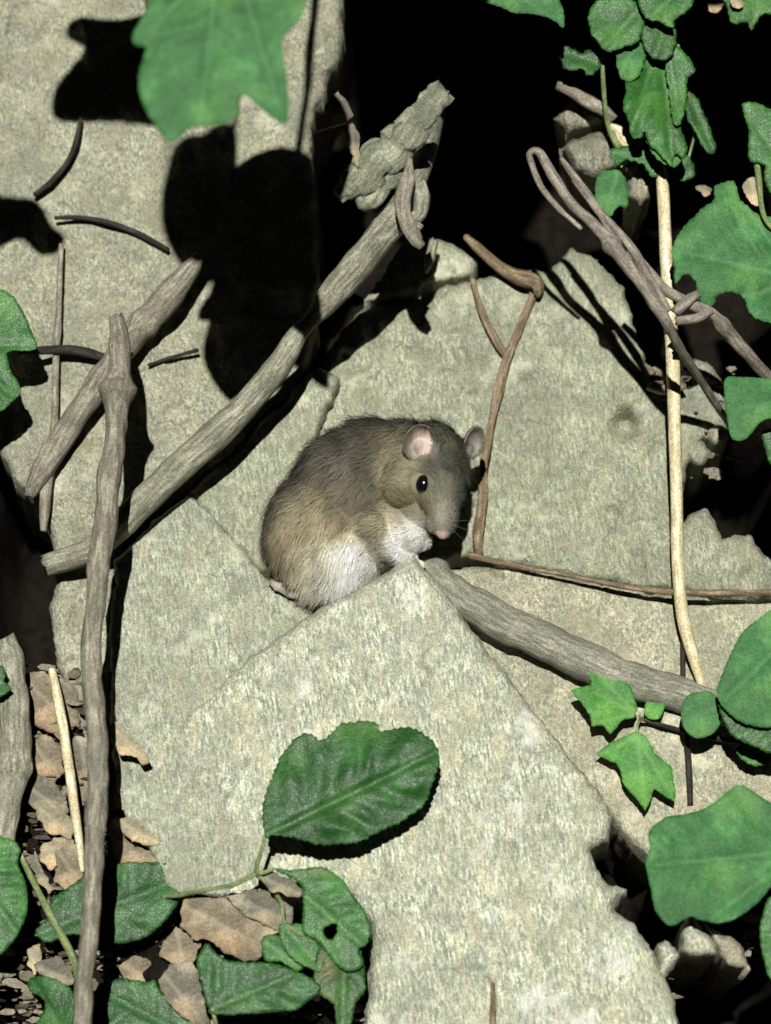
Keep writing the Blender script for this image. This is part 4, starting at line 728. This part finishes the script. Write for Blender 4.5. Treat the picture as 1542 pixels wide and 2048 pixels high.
# ------------------------------------------------------------------ mouse
def mouse():
    A = P(np.array(700.0), np.array(1020.0), np.array(1.3 * CM)); s = PX * (np.dot(A - CAM, VIEW) / DIST)
    def M(p):                                                      # sitting frame: right, up the picture, towards the viewer
        p = np.asarray(p, float)
        return A + np.outer((p[:, 0] - 700) * s, RIGHT) + np.outer((1020 - p[:, 1]) * s, UP) - np.outer(p[:, 2] * s, VIEW)
    bm = bmesh.new()
    def ell(c, r, rot=0.0, sub=3):
        ret = bmesh.ops.create_icosphere(bm, subdivisions=sub, radius=1.0)
        m = Matrix.Translation(Vector(c)) @ Matrix.Rotation(math.radians(rot), 4, 'Z') @ Matrix.Diagonal((*r, 1))
        bmesh.ops.transform(bm, matrix=m, verts=ret['verts'])
    def chain(pts, n=8):
        pts = np.array(pts, float)
        for i in range(len(pts) - 1):
            for t in np.linspace(0, 1, n):
                q = pts[i] * (1 - t) + pts[i + 1] * t; ell(q[:3], (q[3],) * 3, sub=2)
    # trunk, coordinates in photo pixels (x right, y down, z towards the viewer)
    ell((646, 1062, 0), (112, 130, 100), 12); ell((698, 985, -8), (112, 136, 96), 28); ell((745, 942, 0), (100, 100, 86))
    ell((668, 1110, 22), (100, 98, 84)); ell((800, 930, 14), (84, 84, 74)); ell((745, 1060, 20), (95, 80, 70))
    # head: crown, cheek, muzzle, nose
    ell((868, 925, 52), (66, 74, 62)); ell((822, 960, 54), (62, 66, 54), 10); ell((878, 980, 72), (50, 62, 50), -4); ell((884, 1024, 84), (32, 50, 34), -4)
    ell((884, 1064, 92), (13, 15, 13)); ell((870, 1044, 88), (18, 22, 18)); ell((898, 1042, 84), (16, 22, 18)); ell((838, 1020, 56), (38, 38, 34))
    ell((908, 960, 56), (24, 44, 30), -6)
    # chest and forelegs
    ell((800, 1062, 44), (58, 46, 44), 30)
    chain([(748, 1050, 62, 38), (786, 1100, 60, 26), (818, 1118, 56, 14), (836, 1128, 52, 9)])
    chain([(820, 1060, 40, 26), (846, 1084, 44, 15)])
    for k, (dx, dy) in enumerate(((8, 5), (10, 1), (10, -3), (7, -6))):
        chain([(836, 1128, 52, 5), (836 + dx * 0.7, 1128 + dy * 0.7, 55, 4), (836 + dx * 1.2, 1130 + dy * 1.2, 52, 3.2)], 4)
    # thigh and hind foot
    ell((640, 1125, 58), (72, 72, 50), 0)
    chain([(622, 1182, 40, 18), (585, 1184, 48, 13), (560, 1172, 52, 10)])
    for dx, dy in ((-16, -2), (-20, -7), (-18, -12), (-10, 6)):
        chain([(562, 1172, 52, 6), (562 + dx * 0.6, 1172 + dy * 0.6, 54, 5), (562 + dx, 1172 + dy, 52, 4)], 4)
    # tail curling behind the rump
    chain([(560, 1120, -50, 16), (520, 1150, -62, 9), (505, 1120, -66, 7), (490, 1092, -66, 5.5), (455, 1086, -60, 4.5)], 10)
    # ears: cupped dishes
    def ear(c, tilt, r, depth, facing):
        f = np.array(facing, float); f /= np.linalg.norm(f)
        u = np.array(tilt, float); u -= f * (u @ f); u /= np.linalg.norm(u); w = np.cross(f, u)
        n, k = 30, 9; fr = []; bk = []
        for i in range(k + 1):
            q = i / k
            for j in range(n):
                a = 2 * math.pi * j / n
                lo = 1.0 if math.cos(a) > 0 else 0.86
                p = np.array(c) + u * (q * r[1] * math.cos(a) * lo) + w * (q * r[0] * math.sin(a)) + f * (depth * q ** 2.2)
                fr.append(p); bk.append(p - f * (9.5 - 3.5 * q))
        vs = [bm.verts.new(p) for p in fr + bk]; o = len(fr)
        for i in range(k):
            for j in range(n):
                a, b = i * n + j, i * n + (j + 1) % n
                for q in ((a, b, b + n, a + n), (o + a + n, o + b + n, o + b, o + a)):
                    try: bm.faces.new([vs[x] for x in q])
                    except ValueError: pass
        for j in range(n):
            a, b = k * n + j, k * n + (j + 1) % n
            bm.faces.new([vs[a], vs[b], vs[o + b], vs[o + a]])
    ear((834, 884, 96), (0.2, -1, 0), (34, 41), 20, (0.22, 0.34, 1))
    ear((941, 886, 48), (0.25, -1, 0), (25, 36), 14, (0.75, 0.25, 1))
    chain([(846, 915, 84, 20), (838, 895, 92, 16)], 4); chain([(912, 915, 50, 20), (932, 900, 46, 14)], 4)
    bmesh.ops.recalc_face_normals(bm, faces=bm.faces)
    me = bpy.data.meshes.new('raw'); bm.to_mesh(me); bm.free()
    raw = bpy.data.objects.new('raw', me); C.objects.link(raw)
    r = raw.modifiers.new('r', 'REMESH'); r.mode = 'VOXEL'; r.voxel_size = 2.6; r.use_smooth_shade = True
    sm = raw.modifiers.new('s', 'SMOOTH'); sm.factor = 0.5; sm.iterations = 5
    dg = bpy.context.evaluated_depsgraph_get(); ev = raw.evaluated_get(dg); m2 = bpy.data.meshes.new_from_object(ev)
    n = len(m2.vertices); co = np.empty(n * 3); m2.vertices.foreach_get('co', co); co = co.reshape(-1, 3)
    m2.calc_loop_triangles(); nt_ = len(m2.loop_triangles); tri = np.empty(nt_ * 3, np.int32); m2.loop_triangles.foreach_get('vertices', tri); tri = tri.reshape(-1, 3)
    nr = np.empty(n * 3); m2.vertices.foreach_get('normal', nr); nr = nr.reshape(-1, 3)
    bpy.data.objects.remove(raw)
    # coat colours by place on the body
    SP = [  # x, y, z, radius, colour
        (700, 850, 0, 80, (0.050, 0.046, 0.036)), (610, 930, 0, 80, (0.050, 0.044, 0.036)), (560, 1010, 0, 60, (0.060, 0.050, 0.036)), (650, 890, 50, 50, (0.075, 0.068, 0.052)), (600, 970, 60, 44, (0.10, 0.085, 0.06)), (545, 1090, 0, 60, (0.12, 0.10, 0.06)),
        (690, 930, 80, 60, (0.115, 0.10, 0.068)), (640, 990, 90, 60, (0.24, 0.195, 0.105)), (600, 1060, 90, 60, (0.30, 0.25, 0.145)), (620, 1140, 100, 50, (0.36, 0.32, 0.20)), (575, 1120, 60, 40, (0.21, 0.175, 0.10)),
        (720, 990, 90, 45, (0.15, 0.13, 0.085)), (740, 900, 80, 50, (0.12, 0.10, 0.065)), (690, 1050, 95, 34, (0.36, 0.29, 0.16)), (700, 1105, 100, 44, (0.72, 0.68, 0.50)), (680, 1160, 100, 52, (0.88, 0.85, 0.68)), (730, 1130, 90, 42, (0.88, 0.85, 0.68)),
        (640, 1190, 80, 40, (0.42, 0.38, 0.28)), (745, 1050, 95, 40, (0.22, 0.19, 0.11)), (748, 1094, 100, 32, (0.20, 0.175, 0.11)), (770, 1120, 90, 20, (0.24, 0.21, 0.13)), (790, 1048, 90, 26, (0.44, 0.37, 0.22)), (812, 1074, 90, 34, (0.95, 0.93, 0.76)), (842, 1090, 85, 24, (0.74, 0.72, 0.58)),
        (775, 900, 80, 36, (0.17, 0.145, 0.08)), (780, 970, 85, 36, (0.22, 0.19, 0.105)), (815, 940, 95, 40, (0.19, 0.17, 0.095)), (820, 1000, 95, 34, (0.22, 0.19, 0.105)), (870, 900, 110, 40, (0.095, 0.09, 0.06)), (905, 940, 90, 40, (0.085, 0.085, 0.062)),
        (880, 960, 120, 34, (0.12, 0.115, 0.075)), (850, 1020, 110, 26, (0.20, 0.18, 0.11)), (885, 1020, 120, 24, (0.15, 0.14, 0.10)), (905, 1030, 100, 24, (0.16, 0.155, 0.12)), (874, 1048, 110, 15, (0.27, 0.225, 0.175)), (884, 1072, 100, 9, (0.42, 0.31, 0.26)), (896, 1050, 110, 15, (0.17, 0.16, 0.13)),
        (838, 846, 80, 24, (0.09, 0.085, 0.06)), (570, 1178, 55, 24, (0.40, 0.36, 0.31)), (850, 1100, 60, 18, (0.55, 0.52, 0.42)), (847, 970, 100, 15, (0.05, 0.045, 0.035)), (480, 1090, -60, 60, (0.10, 0.085, 0.06)), (700, 950, -90, 120, (0.10, 0.085, 0.06))]
    sp = np.array([[a, b, c * 0.6, r_] for a, b, c, r_, _ in SP]); sc = np.array([c for *_, c in SP])
    def coat(p):
        q = p * np.array([1, 1, 0.6]); out = np.empty((len(p), 3))
        for i in range(0, len(p), 8000):
            d = np.linalg.norm(q[i:i + 8000, None, :] - sp[None, :, :3], axis=2) / sp[:, 3]
            w = np.exp(-1.8 * d * d) + 2e-4 / (d * d + 0.05); out[i:i + 8000] = (w @ sc) / w.sum(1)[:, None]
        return out
    col = coat(co)
    def in_ear(p, grow=1.0):
        a = (((p[:, 0] - 836) / (37 * grow)) ** 2 + ((p[:, 1] - 884) / (41 * grow)) ** 2 < 1) & (p[:, 2] > 90)
        b = (((p[:, 0] - 943) / (24 * grow)) ** 2 + ((p[:, 1] - 886) / (34 * grow)) ** 2 < 1) & (p[:, 2] > 36) & (p[:, 0] > 920)
        return a, b
    ea, eb = in_ear(co)
    fa = nr[:, 2] > 0.15
    pk = np.array([0.52, 0.40, 0.34]); pk2 = np.array([0.21, 0.19, 0.165])
    g = np.clip((co[:, 0] - 808) / 36, 0, 1) * np.clip((co[:, 1] - 852) / 22, 0, 1); g = (g * (0.85 + 0.5 * fbm(co[:, 0] * 3, co[:, 1] * 0.6, 18, 2, 71)))[:, None]
    rd = np.hypot((co[:, 0] - 834) / 34, (co[:, 1] - 884) / 41); g = np.clip(g, 0, 1.1) * np.clip((1.0 - rd) / 0.22, 0, 1)[:, None]
    dk = np.array([0.11, 0.10, 0.075])
    col = np.where((ea & fa)[:, None], dk * (1 - g) + pk * g, col)
    rd = np.hypot((co[:, 0] - 942) / 25, (co[:, 1] - 886) / 36); g = (np.clip((1.0 - rd) / 0.3, 0, 1) * np.clip((co[:, 1] - 850) / 40, 0.2, 1))[:, None]
    col = np.where((eb & fa)[:, None], dk * (1 - g) + pk2 * g, col)
    W = M(co)
    # world normals: the sitting frame is mirrored (photo y runs down), so flip the winding
    polys = [list(p.vertices)[::-1] for p in m2.polygons]
    root_loc = P(np.array(660.0), np.array(1190.0), np.array(0.0))
    mt, t, b = new_mat('mouse_skin')
    at = N(t, 'ShaderNodeAttribute', attribute_name='coat'); t.links.new(at.outputs['Color'], b.inputs['Base Color']); b.inputs['Roughness'].default_value = 0.6
    b.inputs['Subsurface Weight'].default_value = 0.0
    body = link('mouse', W, polys, mt, origin=root_loc)
    attr(body, 'coat', np.c_[col, np.ones(n)], 'FLOAT_COLOR')
    tag(body, 'brown mouse with a white belly crouching behind the pointed slab', 'mouse')
    # fur
    tp = co[tri]; ar = np.linalg.norm(np.cross(tp[:, 1] - tp[:, 0], tp[:, 2] - tp[:, 0]), axis=1); NH = 95000
    vis = nr[tri].mean(1)[:, 2] > -0.45; pr = ar * vis; pr = pr / pr.sum()
    ti = rng.choice(len(tri), NH, p=pr); u = rng.random((NH, 2)); fl = u.sum(1) > 1; u[fl] = 1 - u[fl]
    root = tp[ti, 0] * (1 - u.sum(1))[:, None] + tp[ti, 1] * u[:, :1] + tp[ti, 2] * u[:, 1:]
    nn = nr[tri[ti]].mean(1); nn /= np.linalg.norm(nn, axis=1)[:, None]
    ea, eb = in_ear(root, 0.74); onear = (ea | eb) & (nn[:, 2] > 0.0)
    near_ear = (((root[:, 0] - 836) / 46) ** 2 + ((root[:, 1] - 884) / 50) ** 2 < 1) & (root[:, 2] > 84) | (root[:, 0] > 925) & (root[:, 1] < 925)
    foot = ((root[:, 0] < 606) & (root[:, 1] > 1160) & (root[:, 2] > 20)) | ((root[:, 0] > 834) & (root[:, 1] > 1120)) | (root[:, 0] < 512) & (root[:, 1] > 1080)
    nose = (np.hypot(root[:, 0] - 882, root[:, 1] - 1074) < 9) & (root[:, 2] > 86)
    eyeh = (np.hypot(root[:, 0] - 847, root[:, 1] - 970) < 22) & (root[:, 2] > 60)
    keep = ~(onear | foot | nose | eyeh)
    root, nn, near_ear = root[keep], nn[keep], near_ear[keep]; k = len(root)
    dn = np.linalg.norm(root - np.array([884, 1070, 95]), axis=1)
    ln = np.interp(dn, [0, 30, 80, 150, 240, 400], [5, 8, 13, 20, 29, 30]) * rng.uniform(0.65, 1.2, k); ln[near_ear] = 6 * rng.uniform(.6, 1.2, near_ear.sum())
    guard = (rng.random(k) < 0.10) & (dn > 120); ln[guard] *= 1.45
    hw = np.clip((dn - 90) / 90, 0, 1)[:, None]
    fl_head = root - np.array([884, 1075, 100]); fl_head /= np.linalg.norm(fl_head, axis=1)[:, None]
    fl_body = np.tile(np.array([-0.55, 0.80, 0.0]), (k, 1)) + np.c_[np.zeros(k), np.clip((1000 - root[:, 1]) / -400, -.4, .4), np.zeros(k)]
    flow = fl_head * (1 - hw) + fl_body * hw
    jit = np.stack([fbm(root[:, 0], root[:, 1], 26, 2, 40 + i) for i in range(3)], 1) * 0.48 + rng.normal(0, 0.16, (k, 3))
    flow = flow + jit; flow -= nn * (flow * nn).sum(1)[:, None]; flow /= np.linalg.norm(flow, axis=1)[:, None] + 1e-9
    lift_ = (0.42 + 0.22 * guard + 0.16 * fbm(root[:, 0], root[:, 1], 30, 2, 91))[:, None]; d1 = flow * 0.86 + nn * lift_; d2 = flow * 0.97 + nn * 0.12
    p0 = root - nn * 1.5; p1 = root + d1 * ln[:, None] * 0.5; p2 = p1 + d2 * ln[:, None] * 0.5
    sd = np.cross(d1, nn + rng.normal(0, 0.5, (k, 3))); sd /= np.linalg.norm(sd, axis=1)[:, None] + 1e-9
    wd = rng.uniform(0.30, 0.55, k)[:, None]
    V = np.stack([p0 - sd * wd, p0 + sd * wd, p1 - sd * wd * .8, p1 + sd * wd * .8, p2], 1).reshape(-1, 3)
    b5 = np.arange(k) * 5
    F = np.concatenate([np.stack([b5, b5 + 1, b5 + 3], 1), np.stack([b5, b5 + 3, b5 + 2], 1), np.stack([b5 + 2, b5 + 3, b5 + 4], 1)])
    cc = coat(root) * np.array([1.22, 1.27, 1.37]) * rng.lognormal(0, 0.16, k)[:, None]
    clump = 1 + 0.30 * fbm(root[:, 0] * 1.0, root[:, 1] * 0.6, 16, 3, 60) + 0.36 * fbm(root[:, 0] * 1.3, root[:, 1] * 0.5, 46, 2, 63); cc = np.clip(cc * clump[:, None], 0.01, 0.85)
    tipd = np.array([0.55, 0.75, 1.1]); cv = np.stack([cc * 0.55, cc * 0.55, cc, cc, cc * 1.15], 1).reshape(-1, 3); cv = np.clip(cv, 0, 0.9)
    mf, t, b = new_mat('mouse_fur')
    at = N(t, 'ShaderNodeAttribute', attribute_name='coat'); t.links.new(at.outputs['Color'], b.inputs['Base Color']); b.inputs['Roughness'].default_value = 0.65; b.inputs['Specular IOR Level'].default_value = 0.25
    WV = M(V)
    fur = link('fur', WV, F[:, ::-1].tolist(), mf, body, origin=root_loc); attr(fur, 'coat', np.c_[cv, np.ones(len(cv))], 'FLOAT_COLOR')
    nw = np.stack([nn[:, 0], -nn[:, 1], nn[:, 2]], 1); nw = np.outer(nw[:, 0], RIGHT) + np.outer(nw[:, 1], UP) - np.outer(nw[:, 2], VIEW)
    fur.data.normals_split_custom_set_from_vertices(np.repeat(nw, 5, 0).tolist())
    # eye
    me_, t, b = new_mat('mouse_eye'); b.inputs['Base Color'].default_value = (0.004, 0.004, 0.005, 1); b.inputs['Roughness'].default_value = 0.12; b.inputs['Specular IOR Level'].default_value = 0.6
    for c, r_ in (((847, 970, 99), (18, 21, 17)), ((922, 968, 56), (9, 14, 13))):
        bb = bmesh.new(); bmesh.ops.create_uvsphere(bb, u_segments=24, v_segments=16, radius=1.0)
        vv = np.array([v.co[:] for v in bb.verts]) * np.array(r_) + np.array(c); ff = [[v.index for v in f.verts][::-1] for f in bb.faces]; bb.free()
        link('eye', M(vv), ff, me_, body, origin=M(np.array([c], float))[0])
    # whiskers
    mw, t, b = new_mat('whisker'); b.inputs['Base Color'].default_value = (0.12, 0.11, 0.09, 1)
    for i, (bx, by, bz, ex, ey, ez) in enumerate([(866, 1040, 118, 800, 1030, 150), (866, 1046, 118, 796, 1056, 150), (868, 1052, 116, 806, 1086, 150), (900, 1044, 112, 960, 1030, 130), (900, 1050, 112, 962, 1062, 130), (898, 1056, 110, 950, 1094, 130)]):
        q = np.linspace(0, 1, 10)[:, None]; a = np.array([bx, by, bz]); e = np.array([ex, ey, ez]); c = a * (1 - q) + e * q + np.array([0, 14, 0]) * (q * q)
        w = 0.5 * (1 - 0.75 * q[:, 0]); rings = []
        for j in range(10):
            for th in (0, 2.1, 4.2): rings.append(c[j] + np.array([0, math.cos(th) * w[j], math.sin(th) * w[j]]))
        ff = [[3 * j + m, 3 * j + (m + 1) % 3, 3 * j + 3 + (m + 1) % 3, 3 * j + 3 + m] for j in range(9) for m in range(3)]
        link('whisker', M(np.array(rings)), ff, mw, body)
mouse()

# ------------------------------------------------------------------ made-up spray out of view: leaves cut to shadow outlines, to darken the bank
def shade(parent, outline, hs, H, mat=LEAF, **kw):
    """a leaf held H cm above the bank whose shadow falls on the given outline at height hs cm"""
    def mapf(x, y, h):
        q = P(x, y, np.full(np.shape(x), hs * CM)); t = (H * CM - hs * CM + (h - H * CM)) / -(SUN @ NRM)
        return q - SUN * t[..., None]
    lo = np.array(outline); i = lo[:, 1].argmin(); j = lo[:, 1].argmax()
    return blade(parent, outline, H, lo[i], lo[j], mat, mapf=mapf, step=16, serr=2, quilt=0.25, **kw), mapf
def shade_spray(label, items, H):
    p = empty('added_shade_spray', P(np.array(700.0), np.array(-700.0), np.array(H * CM))); tag(p, label, 'bramble', 'added leaves out of view that cast shade')
    return p
p = shade_spray('added leafy spray out of view, shaped to cast shade on the bank', None, 30)
SH = [([(150, 24), (240, 28), (300, 20), (420, 30), (420, 150), (330, 240), (230, 232), (130, 234), (102, 215), (106, 165), (140, 120), (164, 84), (128, 56)], 0.2, 30),
      ([(700, -140), (800, -160), (1000, -140), (1140, -120), (1160, 60), (1120, 200), (1040, 330), (960, 460), (900, 470), (840, 380), (780, 330), (720, 240), (690, 60)], -14, 30),
      ([(1140, -150), (1300, -180), (1500, -160), (1640, -100), (1650, 60), (1600, 220), (1500, 320), (1400, 340), (1280, 350), (1180, 320), (1140, 170)], -14, 31),
      ([(-90, 395), (0, 385), (70, 395), (100, 440), (128, 470), (110, 500), (70, 500), (40, 470), (0, 480), (-60, 520)], 0.0, 29),
      ([(352, 286), (400, 262), (470, 250), (470, 420), (450, 540), (410, 570), (372, 545), (336, 492), (322, 430), (332, 340)], -0.4, 37)]
tips = []
for o_, hs, H in SH:
    l, mf = shade(p, o_, hs, H); q = np.array(o_, float); c = q[q[:, 1].argmin()]
    tips.append((mf(np.array(c[0]), np.array(c[1]), np.array(H * CM))))

def inv(w):
    q = np.asarray(w) - CAM; dep = q @ VIEW
    return (771 + (q @ RIGHT) / dep * DIST / HALF_W * 771, 1024 - (q @ UP) / dep * DIST / HALF_W * 771, ((np.asarray(w) - ORIGIN) @ NRM) / CM)
main = [(1500, -3400, -8, 16), (1350, -2900, 14, 15), (1150, -2300, 30, 14), (900, -1800, 37, 13), (600, -1500, 37, 11), (300, -1350, 35, 9), (0, -1250, 32, 6)]
tube('added_cane', main, STEM, p, step=25)  # invented support that carries the added shade leaves
for n_, w in enumerate(tips):
    if n_ == 3:
        x, y, h = inv(w); tube('stem', [(x, y, h, 4), (x - 300, y - 20, h - 6, 5), (x - 900, y + 100, 4, 6), (x - 1200, y + 200, -6, 6)], STEM, p, step=20); continue
    x, y, h = inv(w); m = min(main, key=lambda q: abs(q[0] - x) + 0.3 * abs(q[1] - y))
    tube('stem', [(m[0], m[1], m[2], 7), ((m[0] + x) / 2, (m[1] + y) / 2, max(m[2], h) + 1.5, 6), (x, y, h, 5)], STEM, p, step=20)
